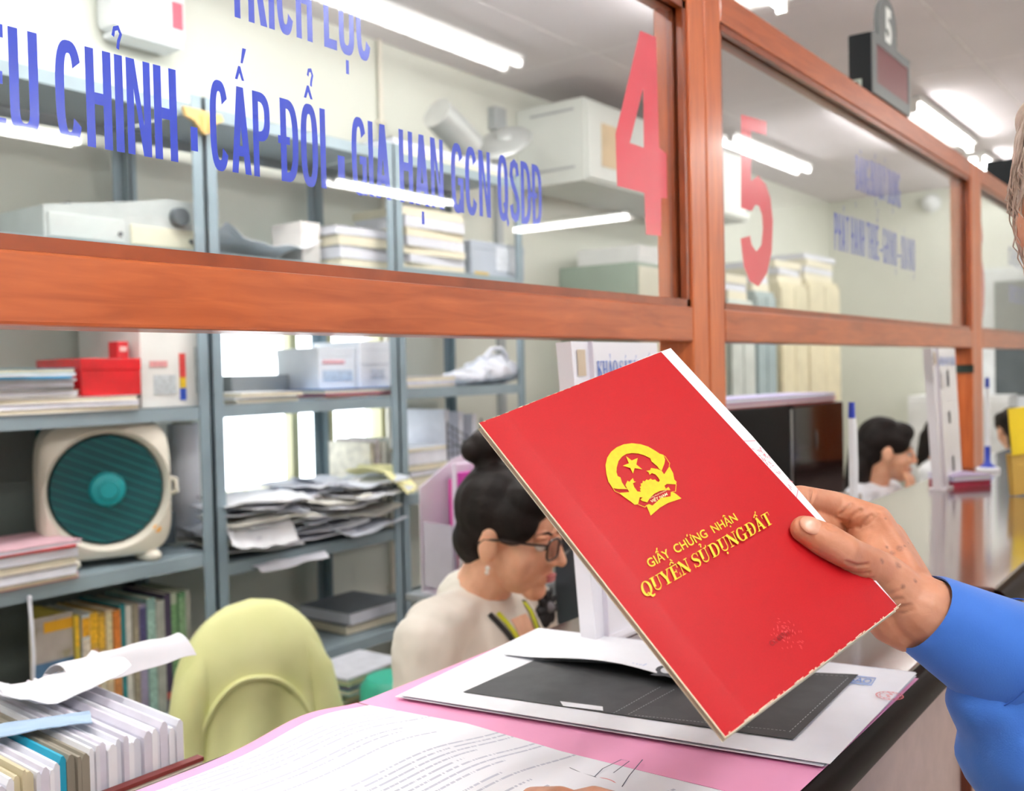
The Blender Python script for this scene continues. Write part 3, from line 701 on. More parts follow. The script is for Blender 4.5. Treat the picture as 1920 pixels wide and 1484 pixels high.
FV = Frame(BK.p(*buv(1120 + 925 / 9.278, 820 + 1190 / 9.275)), BK.p(*buv(1120 + 1235 / 9.278, 820 + 1040 / 9.275)) - BK.p(*buv(1120 + 925 / 9.278, 820 + 1190 / 9.275)), BK.p(*buv(1120 + 890 / 9.278, 820 + 1105 / 9.275)) - BK.p(*buv(1120 + 925 / 9.278, 820 + 1190 / 9.275)))
text_on('emblem_writing', 'VIỆT NAM', FV, .05, .97, .28, .55, mat('pale_gold', '#fbeec0', .4), cov, .012, .0009)
text_on('emblem_writing', 'CỘNG HÒA XÃ HỘI CHỦ NGHĨA', FV, -.06, 1.02, 1.12, .2, mat('pale_gold', '#fbeec0', .4), cov, .01, .0009)
# titles
m_gold2 = mat('gold_title_print', '#efcf35', .4, .05, 300)
t3 = lambda a, b: buv(1180 + a / 6.62, 940 + b / 6.62)
def tframe(p0, p1, top, bot):
    o = BK.p(*t3(*p0)); return Frame(o, BK.p(*t3(*p1)) - o, BK.p(*t3(*top)) - BK.p(*t3(*bot)))
F1 = tframe((250, 838), (1345, 245), (1222, 190), (1282, 282))
text_on('title', 'GIẤY  CHỨNG  NHẬN', F1, 0, 1, 0, 1, m_gold2, cov, .012, .0009)
F2 = tframe((185, 1211), (1772, 298), (1692, 158), (1768, 300))
spec = [('Q', ''), ('U', ''), ('Y', ''), ('E', '^`'), ('N', ''), (' ', ''), ('S', ''), ('U', '+?'), ('_', ''), ('D', ''), ('U', '.'), ('N', ''), ('G', ''), ('_', ''), ('Đ', ''), ('A', "^'"), ('T', '')]
serif_text('title', spec, F2, 0, 1, 0, 1, m_gold2, cov, .0009)
# worn stamp low on the cover, and scuffs
cu, cv = buv(1475, 1195)
random.seed(4)
polys('worn_stamp', [stroke([(cu + r * cos(t), cv + r * sin(t)), (cu + r * cos(t) + .0012 * cos(t * 3), cv + r * sin(t) + .0012)], .0003) for r, t in [(random.uniform(.002, .0125), random.uniform(0, 6.28)) for _ in range(60)]], BK, mat('worn_pale', '#e9565c', .6), cov, .0009)
FS = Frame(BK.p(*buv(1446, 1214)), bU, bV)
text_on('worn_number', 'CK 69711', FS, 0, .019, 0, .0035, mat('worn_ink', '#7d1016', .6), cov, .006, .0010)
random.seed(8)
ws_ = polys('worn_spots', [stroke([(u, BH - .0003), (u + l, BH - .0003 - random.random() * .0004)], .0004) for u, l in [(random.uniform(0, BW), random.uniform(.001, .004)) for _ in range(22)]] + [stroke([(u, .0003), (u + l, .0003 + random.random() * .0004)], .0005) for u, l in [(random.uniform(0, BW), random.uniform(.001, .006)) for _ in range(40)]], Frame(BM @ V((0, 0, 0)), bU, bV), m_edge, cov, .0006)
ws_['kind'] = 'stuff'
bx('cover_edge', -.0005, .0002, .0, BH, .0001, .00085, m_edge, cov, 0, BM); bx('cover_edge', .0, BW, -.0006, .0001, -.0007, .00005, m_edge, cov, 0, BM)
# ------------------------------------------------------------------ people
def skin_mat(name, c0, c1, spots=False):
    m = bpy.data.materials.new(name); m.use_nodes = True; nt = m.node_tree; b = nt.nodes['Principled BSDF']; N = nt.nodes.new; L = nt.links.new
    tc = N('ShaderNodeTexCoord'); n = N('ShaderNodeTexNoise'); n.inputs['Scale'].default_value = 38; n.inputs['Detail'].default_value = 5; L(tc.outputs['Object'], n.inputs['Vector'])
    r = N('ShaderNodeValToRGB'); r.color_ramp.elements[0].position = .3; r.color_ramp.elements[1].position = .7; r.color_ramp.elements[0].color = lin(c0); r.color_ramp.elements[1].color = lin(c1); L(n.outputs['Fac'], r.inputs[0])
    col = r.outputs[0]
    if spots:
        v = N('ShaderNodeTexVoronoi'); v.inputs['Scale'].default_value = 95; L(tc.outputs['Object'], v.inputs['Vector'])
        n3 = N('ShaderNodeTexNoise'); n3.inputs['Scale'].default_value = 22; L(tc.outputs['Object'], n3.inputs['Vector'])
        r2 = N('ShaderNodeValToRGB'); r2.color_ramp.elements[0].position = .12; r2.color_ramp.elements[1].position = .26; r2.color_ramp.elements[0].color = (1, 1, 1, 1); r2.color_ramp.elements[1].color = (0, 0, 0, 1); L(v.outputs['Distance'], r2.inputs[0])
        r3 = N('ShaderNodeValToRGB'); r3.color_ramp.elements[0].position = .52; r3.color_ramp.elements[1].position = .62; L(n3.outputs['Fac'], r3.inputs[0])
        mu = N('ShaderNodeMath'); mu.operation = 'MULTIPLY'; L(r2.outputs[0], mu.inputs[0]); L(r3.outputs[0], mu.inputs[1])
        mu2 = N('ShaderNodeMath'); mu2.operation = 'MULTIPLY'; mu2.inputs[1].default_value = .6; L(mu.outputs[0], mu2.inputs[0])
        mx = N('ShaderNodeMix'); mx.data_type = 'RGBA'; L(mu2.outputs[0], mx.inputs[0]); L(col, mx.inputs[6]); mx.inputs[7].default_value = lin('#7c5748'); col = mx.outputs[2]
    L(col, b.inputs['Base Color']); b.inputs['Roughness'].default_value = .5
    b.inputs['Subsurface Weight'].default_value = .15; b.inputs['Subsurface Radius'].default_value = (.008, .003, .0015); b.inputs['Subsurface Scale'].default_value = .6
    wv = N('ShaderNodeTexNoise'); wv.inputs['Scale'].default_value = 150; wv.inputs['Detail'].default_value = 6; wv.inputs['Distortion'].default_value = 1.2
    mp = N('ShaderNodeMapping'); mp.inputs['Scale'].default_value = (1, 1, 1); L(tc.outputs['Object'], mp.inputs[0]); L(mp.outputs[0], wv.inputs['Vector'])
    bp = N('ShaderNodeBump'); bp.inputs['Strength'].default_value =   .22; bp.inputs['Distance'].default_value = .0012; L(wv.outputs['Fac'], bp.inputs['Height']); L(bp.outputs[0], b.inputs['Normal'])
    return m
m_skinm = skin_mat('weathered_skin', '#bf7c5b', '#d3987a', False)
m_skinf = skin_mat('fair_skin', '#e0a684', '#efbb9b')
m_hairb = mat('black_hair', '#120d0b', .62, .4, 30, .4, 200, stretch=(1, 1, 1), col2='#1e1613', spec=.25)
m_hairg = mat('greying_hair', '#e0d0c3', .6, .2, 60, .5, 300, col2='#b7a394')
m_nail = mat('nail', '#d79f84', .38, .05, 200, coat=.3)
def ax(px, py, d): return PD(px, py, d)
def join_meshes(ms):
    bm = bm_new()
    for me in ms: bm.from_mesh(me)
    out = bpy.data.meshes.new('joined'); bm.to_mesh(out); bm.free()
    for p in out.polygons: p.use_smooth = True
    return out

def axes(f, upv=V((0, 0, 1))):
    f = f.normalized(); r = f.cross(upv).normalized(); u = r.cross(f); return r, f, u
def local(o, r, f, u): return lambda x, y, z: o + r * x + f * y + u * z
def rot3(r, f, u): return Matrix(((r.x, f.x, u.x), (r.y, f.y, u.y), (r.z, f.z, u.z)))
# ---- the man holding the booklet: right hand from the picture, the rest of him outside the frame
man = thing('person', 'person in a blue long-sleeved shirt holding up the red booklet', 'person', (1.01, -.80, 0))
bd = bdepth
def H(px, py, off): return PD(px, py, bd(px, py) + off)       # off = distance behind the cover plane, along the view
wr = ax(1731, 1146, .742)
k_i, k_m, k_r, k_p = ax(1641, 978, .782), ax(1668, 1008, .800), ax(1680, 1045, .815), ax(1678, 1080, .822)
b_i, b_m, b_r, b_p = ax(1702, 1090, .752), ax(1716, 1108, .758), ax(1714, 1128, .765), ax(1700, 1150, .768)
back = .0205
hand = [('c', wr, ax(1700, 1120, .748), .0255, .0235), ('c', wr, ax(1708, 1165, .750), .0255, .021),
        ('c', b_i, k_i, .0165, .0135), ('c', b_m, k_m, .0165, .013), ('c', b_r, k_r, .0165, .0125), ('c', b_p, k_p, .0165, .012),
        # index finger, seen along the top, then behind the booklet
        ('c', k_i, ax(1566, 948, .792), .0132, .0112), ('c', ax(1566, 948, .792), H(1500, 934, .020), .0112, .0100), ('c', H(1500, 934, .020), H(1452, 945, .0165), .0100, .0086),
        ('c', k_m, ax(1590, 992, .822), .0130, .0112), ('c', ax(1590, 992, .822), H(1512, 985, .026), .0112, .0100), ('c', H(1512, 985, .026), H(1455, 992, .0165), .0100, .0086),
        ('c', k_r, ax(1602, 1046, .838), .0124, .0108), ('c', ax(1602, 1046, .838), H(1535, 1040, .03), .0108, .0096), ('c', H(1535, 1040, .03), H(1480, 1046, .0165), .0096, .0082),
        ('c', k_p, ax(1620, 1092, .84), .0115, .0098), ('c', ax(1620, 1092, .84), H(1570, 1092, .026), .0098, .0088), ('c', H(1570, 1092, .026), H(1528, 1096, .0155), .0088, .0075),
        # thumb on the front of the cover
        ('c', ax(1702, 1122, .742), ax(1652, 1078, .741), .0195, .0175), ('c', ax(1652, 1078, .741), ax(1585, 1034, bd(1585, 1034) - .012), .0170, .0118),
        ('c', ax(1585, 1034, bd(1585, 1034) - .012), ax(1545, 1012, bd(1545, 1012) - .0118), .0125, .0128), ('c', ax(1545, 1012, bd(1545, 1012) - .0118), ax(1508, 993, bd(1508, 993) - .0100), .0128, .0102),
        ('e', ax(1668, 1120, .752), (.021, .021, .024)), ('c', ax(1640, 1060, .756), ax(1640, 1010, .776), .014, .0125), ('c', ax(1690, 1165, .752), ax(1672, 1130, .77), .017, .016),
        ('c', ax(1625, 1030, .770), ax(1612, 1000, .785), .009, .010),
        ('c', ax(1626, 1082, .760), ax(1676, 1160, .752), .0165, .0205), ('c', ax(1676, 1160, .752), ax(1700, 1176, .748), .0195, .019),
        ('c', ax(1651, 972, .7735), ax(1712, 1070, .744), .0062, .0062), ('c', ax(1674, 1000, .790), ax(1722, 1090, .746), .006, .006)]
wr2 = ax(2250, 1436, .775); fore = (wr2 - wr)
hand.append(('c', wr, wr + fore * .45, .0265, .034))
m1 = blob_mesh(hand, .0013, 6, .5)
# creases of the skin, pressed into the surface where the picture shows them
from mathutils.bvhtree import BVHTree
from mathutils.kdtree import KDTree
hz4 = lambda a, b: (1450 + a / 4.364, 880 + b / 4.364)
CRE = [([(335, 175), (322, 225), (300, 285)], .0011), ([(300, 180), (292, 240)], .0005), ([(640, 285), (600, 330), (545, 375)], .0012), ([(715, 335), (650, 385), (600, 455)], .0013), ([(800, 380), (740, 430), (690, 490)], .0011), ([(860, 370), (790, 440), (740, 470)], .0006),
       ([(430, 445), (470, 470), (510, 470)], .0006), ([(440, 480), (480, 500), (510, 505)], .0006), ([(600, 760), (680, 792), (780, 780)], .0011), ([(610, 830), (700, 860), (790, 850)], .0009), ([(640, 880), (730, 905), (820, 890)], .0006),
       ([(870, 1062), (960, 1080), (1060, 1060)], .0007), ([(900, 1110), (1010, 1140), (1130, 1115)], .0008), ([(900, 1030), (1000, 1010), (1060, 990)], .0005), ([(950, 1160), (1060, 1180), (1150, 1150)], .0006), ([(260, 400), (290, 440), (280, 490)], .0004)]
bvh_ = BVHTree.FromPolygons([v.co.copy() for v in m1.vertices], [list(p.vertices) for p in m1.polygons])
kd = KDTree(len(m1.vertices))
for i, v in enumerate(m1.vertices): kd.insert(v.co, i)
kd.balance(); mv = {}
for pl, dep_ in CRE:
    for (a, b), (c2, d2) in zip(pl, pl[1:]):
        for k in range(14):
            q = hz4(lerp(a, c2, k / 14), lerp(b, d2, k / 14)); h = bvh_.ray_cast(EYE, ray(*q).normalized())
            if h[0] is None: continue
            for co, i, ds in kd.find_range(h[0], .0042):
                w_ = dep_ * math.exp(-(ds / .0014) ** 2) - .28 * dep_ * math.exp(-((ds - .0030) / .0011) ** 2)
                if abs(w_) > abs(mv.get(i, 0)): mv[i] = w_
nr = [v.normal.copy() for v in m1.vertices]
for i, w_ in mv.items(): m1.vertices[i].co = m1.vertices[i].co - nr[i] * w_
SPOTS = []
for a, b, r_ in ((1035, 648, .0024), (975, 690, .0019), (1022, 790, .0027), (890, 752, .0021), (1162, 915, .0016), (1060, 960, .0018), (930, 640, .0014), (1075, 630, .0012), (920, 405, .001), (1105, 605, .001)):
    h = bvh_.ray_cast(EYE, ray(*hz4(a, b)).normalized())
    if h[0] is not None: SPOTS.append((h[0].copy(), r_))
nt = m_skinm.node_tree; bs = nt.nodes['Principled BSDF']; tcn = nt.nodes.new('ShaderNodeTexCoord'); nzs = nt.nodes.new('ShaderNodeTexNoise'); nzs.inputs['Scale'].default_value = 500; nt.links.new(tcn.outputs['Object'], nzs.inputs['Vector'])
acc = None
for p_, r_ in SPOTS:
    vm = nt.nodes.new('ShaderNodeVectorMath'); vm.operation = 'DISTANCE'; nt.links.new(tcn.outputs['Object'], vm.inputs[0]); vm.inputs[1].default_value = p_
    mr = nt.nodes.new('ShaderNodeMapRange'); mr.inputs[1].default_value = r_ * .4; mr.inputs[2].default_value = r_ * 1.5; mr.inputs[3].default_value = 1; mr.inputs[4].default_value = 0; nt.links.new(vm.outputs['Value'], mr.inputs[0])
    if acc is None: acc = mr.outputs[0]
    else:
        mx_ = nt.nodes.new('ShaderNodeMath'); mx_.operation = 'MAXIMUM'; nt.links.new(acc, mx_.inputs[0]); nt.links.new(mr.outputs[0], mx_.inputs[1]); acc = mx_.outputs[0]
old = bs.inputs['Base Color'].links[0].from_socket; mm_ = nt.nodes.new('ShaderNodeMath'); mm_.operation = 'MULTIPLY'; nt.links.new(acc, mm_.inputs[0]); nt.links.new(nzs.outputs['Fac'], mm_.inputs[1])
mc2 = nt.nodes.new('ShaderNodeMix'); mc2.data_type = 'RGBA'; nt.links.new(mm_.outputs[0], mc2.inputs[0]); nt.links.new(old, mc2.inputs[6]); mc2.inputs[7].default_value = lin('#6f4a40'); nt.links.new(mc2.outputs[2], bs.inputs['Base Color'])
headc = PD(2112, 392, .77); hR, hF, hU = axes(V((.80, .60, -.08))); HL = local(headc, hR, hF, hU); HRot = rot3(hR, hF, hU); TC = V((1.01, -.80, 0)); SR, SLf = TC + V((.165, .02, 1.37)), TC + V((-.165, .0, 1.37))
ft = PZ(975, 1507, CT + .012); LW = ft + V((-.075, -.165, .030)); LE = V((.66, -.74, 1.13))
body = [('c', wr + fore * .3, wr2, .032, .040), ('c', wr2, SR, .042, .05), ('e', HL(0, -.012, .03), (.075, .095, .088), HRot), ('e', HL(0, .03, -.035), (.06, .062, .078), HRot), ('c', HL(0, .095, .0), HL(0, .113, -.03), .009, .013), ('e', HL(0, .088, -.062), (.024, .012, .012), HRot), ('e', HL(.076, -.005, -.012), (.01, .02, .032), HRot), ('e', HL(-.076, -.005, -.012), (.01, .02, .032), HRot),
        ('c', HL(0, -.02, -.06), TC + V((-.02, .04, 1.41)), .052, .056), ('e', TC + V((0, 0, 1.25)), (.16, .10, .20)), ('e', TC + V((0, 0, 1.0)), (.15, .11, .2)),
        ('c', TC + V((-.08, 0, .92)), TC + V((-.085, 0, .5)), .085, .06), ('c', TC + V((.08, 0, .92)), TC + V((.085, 0, .5)), .085, .06), ('c', TC + V((-.085, 0, .5)), TC + V((-.085, -.02, .09)), .055, .038), ('c', TC + V((.085, 0, .5)), TC + V((.085, -.02, .09)), .055, .038),
        ('c', SLf, LE, .05, .042), ('c', LE, LW, .04, .028)]
# left hand resting on the typed page at the lower edge of the picture
lw = LW; fd = (ft - lw); fl = fd.length; fd.normalize(); sd = V((fd.y, -fd.x, 0)).normalized()
lh = [('c', lw.lerp(LE, .3), lw, .032, .026), ('c', lw, lw + fd * fl * .42, .026, .02)]
for k, (o, ln, r) in enumerate(((.028, .88, .0088), (.009, 1.0, .009), (-.010, .95, .0088), (-.028, .80, .0078))):
    kn = lw + fd * fl * .48 + sd * o; mid = lw + fd * fl * (.48 + (ln - .48) * .55) + sd * o * 1.1 + V((0, 0, .006)); tip = lw + fd * fl * ln + sd * o * 1.1; tip.z = CT + .0115 + .002
    kn.z = CT + .036; mid.z = CT + .028
    lh += [('c', lw + sd * o * .5, kn, .014, .0115), ('c', kn, mid, .0108, r + .0008), ('c', mid, tip, r + .0006, r - .0005)]
lh += [('c', lw + sd * .015, lw + sd * .052 + fd * .03 + V((0, 0, -.006)), .017, .0125), ('c', lw + sd * .052 + fd * .03 + V((0, 0, -.006)), lw + sd * .06 + fd * .065 + V((0, 0, -.012)), .012, .0095)]
m2 = blob_mesh(body, .009, 3); m3 = blob_mesh(lh, .002, 4, .5)
link('body', join_meshes([m1, m2, m3]), m_skinm, man)
# thumb nail
p0, p1 = ax(1540, 1004, bd(1540, 1004) - .0225), ax(1512, 990, bd(1512, 990) - .0205); nd = (p1 - p0).normalized(); nn = (EYE - p0).normalized(); nn = (nn - nd * nn.dot(nd)).normalized(); ns = nd.cross(nn)
NM = Matrix(((nd.x, ns.x, nn.x), (nd.y, ns.y, nn.y), (nd.z, ns.z, nn.z)))
upv = (UP * .9 + V((0, 0, 0))).normalized()
bm = bm_new(); cN = ax(1516, 983, bd(1516, 983) - .0188)
# the nail faces up and outward
nz = (UP * .55 - FWD * .85); nz = (nz - nd * nz.dot(nd)).normalized(); ns = nz.cross(nd)
NM = Matrix(((nd.x, ns.x, nz.x), (nd.y, ns.y, nz.y), (nd.z, ns.z, nz.z)))
ctr = ax(1514, 996, bd(1514, 996) - .0102) + nz * .0098
ellipsoid(bm, ctr, (.0085, .0068, .0020), NM); obj('thumb_nail', bm, m_nail, man, True)
# blue shirt
m_shirt = mat('blue_shirt_cotton', '#3f7bd6', .75, .08, 6, .12, 900, sheen=.2, col2='#356dc6')
ad = fore.normalized()
cuff0 = wr + ad * .012
el = wr2
sl = [('e', ax(1862, 1312, .752), (.036, .036, .036)), ('e', ax(1925, 1388, .76), (.052, .052, .052)), ('c', wr + ad * .085, el, .044, .064), ('e', wr + ad * .185 + V((0, 0, -.062)), (.065, .05, .062)), ('e', wr + ad * .122 + V((.0, .0, -.045)), (.032, .032, .034)), ('c', el, SR + V((.01, 0, 0)), .066, .078), ('c', el + V((0, 0, -.05)), wr + ad * .17 + V((0, 0, -.06)), .056, .040),
      ('c', SR + V((-.02, 0, .015)), SLf + V((.02, 0, .015)), .07, .07), ('e', TC + V((0, 0, 1.25)), (.185, .125, .21)), ('e', TC + V((0, 0, 1.02)), (.18, .135, .24)), ('c', SLf, LE, .07, .058), ('c', LE, LE.lerp(LW, .72), .052, .042), ('e', TC + V((-.02, .035, 1.42)), (.075, .07, .03)), ('c', TC + V((-.02, .04, 1.40)), TC + V((-.03, .05, 1.44)), .062, .058)]
sh = link('shirt', blob_mesh(sl, .006, 4), m_shirt, man)
# folds of the sleeve cloth
nrm = [v.normal.copy() for v in sh.data.vertices]
for v, vn in zip(sh.data.vertices, nrm):
    c_ = v.co.copy(); d = noise.noise(V((c_.x * 22, c_.y * 22, c_.z * 14))) * (.006 + .008 * min(1, max(0, ((c_ - wr).dot(ad) - .09) / .08))) + noise.noise(c_ * 55) * .0025
    v.co = c_ + vn * d
# cuff: a turned band around the wrist
u_, w_ = frame_of(ad); bm = bm_new(); R0 = []; prof = [(-.010, .0285), (-.0112, .0295), (-.006, .0320), (.030, .0385), (.066, .0455), (.070, .0450), (.068, .043), (.03, .0355), (.0, .0290)]
seg = 40
for (a_, r_) in prof:
    R0.append([bm.verts.new(wr + ad * (a_ + .010) + (u_ * cos(2 * pi * k / seg) + w_ * sin(2 * pi * k / seg)) * (r_ + .0015 * sin(3 * 2 * pi * k / seg))) for k in range(seg)])
for A, B in zip(R0, R0[1:] + R0[:1]):
    for k in range(seg): bm.faces.new((A[k], A[(k + 1) % seg], B[(k + 1) % seg], B[k]))
obj('cuff', bm, m_shirt, sh, True)
bm = bm_new()
for a_ in (.058,): tube(bm, [wr + ad * (a_ + .012) + (u_ * cos(2 * pi * k / 60) + w_ * sin(2 * pi * k / 60)) * .0450 for k in range(60)], .0006, 5, True)
obj('cuff_seam', bm, mat('blue_thread', '#2d60b8', .8), sh, True)
tr = [('e', TC + V((0, 0, .95)), (.17, .125, .12))]
for q in (-1, 1): tr += [('c', TC + V((q * .08, 0, .93)), TC + V((q * .085, 0, .5)), .105, .085), ('c', TC + V((q * .085, 0, .5)), TC + V((q * .085, -.02, .12)), .08, .065)]
link('trousers', blob_mesh(tr, .012, 3), mat('dark_trousers', '#2a2c33', .8), man)
for x in (-.085, .085):
    bm = bm_new(); ellipsoid(bm, TC + V((x, .04, .05)), (.045, .13, .05)); obj('shoe', bm, mat('black_shoe', '#1a1716', .35), man, True)
hr = [('e', HL(0, -.022, .040), (.085, .098, .092), HRot), ('e', HL(0, -.066, -.035), (.066, .050, .070), HRot), ('e', HL(-.052, -.022, .005), (.034, .055, .052), HRot), ('e', HL(.052, -.022, .005), (.034, .055, .052), HRot), ('e', HL(0, .035, .085), (.06, .05, .035), HRot)]
hm = blob_mesh(hr, .005, 10); hairo = link('hair', hm, m_hairg, man)
nrm = [v.normal.copy() for v in hm.vertices]
for v, vn in zip(hm.vertices, nrm):
    q = HRot.transposed() @ (v.co - headc); v.co = v.co + vn * (noise.noise(V((q.x * 70, q.y * 70, q.z * 9))) * .003)
random.seed(3); bm = bm_new()
for k in range(420):                               # loose hair over the sides and nape
    t = random.uniform(pi * .62, pi * 1.9); z0 = random.uniform(-.03, .085); ct, st_ = cos(t), sin(t); k0 = math.sqrt(max(.1, 1 - ((z0 - .04) / .095) ** 2))
    f_ = lambda z, e: HL((.084 * k0 + e) * ct, (.096 * k0 + e) * st_ - .022, z)
    l_ = random.uniform(.03, .065); o_ = random.uniform(.001, .008)
    tube(bm, [f_(z0 + .012, -.004), f_(z0 - l_ * .35, .002), f_(z0 - l_ * .7, o_), f_(z0 - l_, o_ * random.uniform(-.5, 1.2) - .004)], [.0009, .0009, .0007, .0002], 4)
w = obj('hair_wisps', bm, m_hairg, hairo, True); w['kind'] = 'stuff'

# ---- women at the desks behind the screen
def hand_parts(w, d, side, k=1.0, curl=.5):
    """five bent fingers; w wrist, d pointing direction, side = thumb side"""
    d = d.normalized(); s = (side - d * side.dot(d)).normalized(); n = s.cross(d)
    out = [('c', w, w + d * .05 * k, .022 * k, .02 * k)]
    for i, (o, l) in enumerate(((.026, .068), (.009, .076), (-.009, .07), (-.026, .056))):
        a = w + d * .075 * k + s * o * k; b = a + (d * (1 - curl * .4) - n * curl * .6) * l * .5 * k; c = b + (d * (1 - curl) - n * curl) * l * .45 * k
        out += [('c', w + d * .03 * k + s * o * .6 * k, a, .0125 * k, .0105 * k), ('c', a, b, .0095 * k, .0085 * k), ('c', b, c, .0083 * k, .0068 * k)]
    t = w + d * .03 * k + s * .022 * k; t2 = t + (s * .6 + d * .6) * .035 * k; out += [('c', w + d * .012, t, .014 * k, .013 * k), ('c', t, t2, .0115 * k, .0098 * k), ('c', t2, t2 + d * .026 * k, .0095 * k, .0075 * k)]
    return out
def office_chair(loc, face, label, m=None, back=True, rad=.20):
    r, f, u = axes(face); L_ = local(V(loc), r, f, u); R_ = rot3(r, f, u)
    m = m or mat('chair_fabric_dark', '#2b2d33', .8); mp_ = mat('chair_plastic', '#1d1e20', .45)
    t = thing('office_chair', label, 'chair', loc, 'office chairs behind the counter')
    T4 = Matrix.Translation(V(loc)) @ R_.to_4x4()
    bx('seat', -.19, .19, -.19, .19, .43, .49, m, t, .02, T4)
    bm = bm_new(); cyl(bm, T4 @ V((0, 0, .08)), T4 @ V((0, 0, .43)), .025); obj('column', bm, mp_, t, True)
    for k in range(5):
        a = 2 * pi * k / 5; bm = bm_new(); tube(bm, [T4 @ V((0, 0, .09)), T4 @ V((rad * cos(a), rad * sin(a), .062))], [.022, .016], 8); lg = obj('leg', bm, mp_, t, True)
        bm = bm_new(); ellipsoid(bm, T4 @ V((rad * cos(a), rad * sin(a), .03)), (.03, .03, .03), seg=12, rings=8); obj('caster', bm, mp_, lg, True)
    if back:
        bm = bm_new(); box(bm, -.21, .21, -.27, -.21, .56, .92, T4, .025); obj('backrest', bm, m, t, True)
        bm = bm_new(); tube(bm, [T4 @ V((0, -.1, .43)), T4 @ V((0, -.26, .45)), T4 @ V((0, -.275, .7))], .016, 8); obj('back_support', bm, mp_, t, True)
    return t
def head_shape(L_, R_, neck, lips=True):
    P = [('e', L_(0, -.012, .035), (.074, .094, .085), R_), ('e', L_(0, .032, -.03), (.060, .058, .072), R_), ('e', L_(0, .062, -.088), (.026, .022, .020), R_), ('e', L_(.036, .048, -.032), (.026, .026, .032), R_), ('e', L_(-.036, .048, -.032), (.026, .026, .032), R_),
         ('c', L_(0, .088, .012), L_(0, .106, -.026), .0075, .0105), ('e', L_(.012, .094, -.030), (.009, .010, .007), R_), ('e', L_(-.012, .094, -.030), (.009, .010, .007), R_),
         ('e', L_(0, .079, -.060), (.024, .014, .013), R_), ('e', L_(.030, .076, .018), (.022, .012, .007), R_), ('e', L_(-.030, .076, .018), (.022, .012, .007), R_),
         ('e', L_(.073, -.006, -.012), (.008, .019, .031), R_), ('e', L_(-.073, -.006, -.012), (.008, .019, .031), R_), ('c', L_(0, -.02, -.06), neck, .05, .054)]
    return P
def woman(loc_head, face, tface, label, drop, style, lean=.06, chin_hand=False, vox=.0026):
    r, f, u = axes(face); L_ = local(loc_head, r, f, u); R_ = rot3(r, f, u)
    tr_, tf, tu = axes(tface); nb = loc_head - V((0, 0, 1)) * drop - tf * lean     # base of the neck
    T_ = local(nb, tr_, tf, tu); RT = rot3(tr_, tf, tu)
    seat = V((nb.x, nb.y, 0)) - tf * .10
    root = thing('person', label, 'person', seat)
    top = style.get('top', '#ded9cd'); m_top = mat('blouse_' + top, top, .85, .05, 10, .1, 700, sheen=.2)
    skin = head_shape(L_, R_, nb + V((0, 0, -.03)))
    el_r, el_l = T_(.215, .03, -.29), T_(-.215, .03, -.29)
    wr_r, wr_l = T_(.10, .19, -.265), T_(-.12, .20, -.265)
    if chin_hand: wr_r = L_(.03, .10, -.155); el_r = T_(.20, .22, -.32)
    parts = [('c', el_r, wr_r, .034, .024), ('c', el_l, wr_l, .034, .024), ('e', T_(0, 0, -.12), (.11, .08, .12), RT)]
    up_ = V((0, 0, 1))
    parts += hand_parts(wr_r, (L_(.02, .085, -.07) - wr_r) if chin_hand else tf, -tr_, .9, .7 if chin_hand else .45) + hand_parts(wr_l, tf, tr_, .9, .45)
    hip = seat + V((0, 0, .56))
    for q in (-1, 1):
        kn = hip + tf * .40 + tr_ * .09 * q; parts += [('c', hip + tr_ * .08 * q, kn, .075, .055), ('c', kn, kn + V((0, 0, -.45)) - tf * .10, .05, .035)]
    parts = [p for p in parts]
    a = blob_mesh(skin, vox, 5); b = blob_mesh(parts, vox * 1.7, 4)
    link('body', join_meshes([a, b]), m_skinf, root)
    # blouse with sleeves
    cl = [('c', T_(.135, 0, -.065), T_(-.135, 0, -.065), .058, .058), ('e', T_(0, .01, -.20), (.168, .112, .19), RT), ('e', T_(0, -.02, -.40), (.155, .115, .18), RT), ('c', T_(.165, .0, -.085), el_r, .060, .050), ('c', T_(-.165, .0, -.085), el_l, .060, .050), ('c', el_r, el_r.lerp(wr_r, .82), .050, .036), ('c', el_l, el_l.lerp(wr_l, .82), .050, .036), ('c', T_(0, -.015, -.045), T_(0, -.02, -.10), .068, .085)]
    cm = blob_mesh(cl, vox * 2, 4); co = link('blouse', cm, m_top, root)
    nrm = [v.normal.copy() for v in cm.vertices]
    for v, vn in zip(cm.vertices, nrm): v.co = v.co + vn * (noise.noise(v.co * 16) * .006 + noise.noise(v.co * 40) * .002)
    sk = [('e', hip + V((0, 0, -.01)), (.18, .15, .10), RT)]
    for q in (-1, 1): kn = hip + tf * .40 + tr_ * .09 * q; sk += [('c', hip + tr_ * .08 * q, kn, .09, .075)]
    link('skirt', blob_mesh(sk, .012, 3), mat('dark_skirt', '#26262c', .8), root)
    for q in (-1, 1):
        bm = bm_new(); c0 = hip + tf * .32 + tr_ * .09 * q; c0.z = .04; ellipsoid(bm, c0, (.042, .11, .04), RT); obj('shoe', bm, mat('black_shoe', '#1a1716', .35), root, True)
    # hair
    hp = [('e', L_(0, -.022, .043), (.080, .090, .085), R_), ('e', L_(.050, .022, .040), (.030, .052, .046), R_), ('e', L_(-.050, .022, .040), (.030, .052, .046), R_), ('e', L_(.030, .042, .075), (.044, .046, .040), R_), ('e', L_(-.030, .042, .075), (.044, .046, .040), R_), ('e', L_(0, -.055, -.015), (.062, .050, .058), R_)]
    if style.get('bun'): hp += [('e', L_(.0, -.068, .152), (.036, .036, .030), R_), ('e', L_(.015, -.085, .140), (.026, .026, .024), R_), ('e', L_(-.012, -.055, .168), (.024, .022, .018), R_), ('c', L_(0, -.06, .12), L_(0, -.068, .15), .026, .024)]
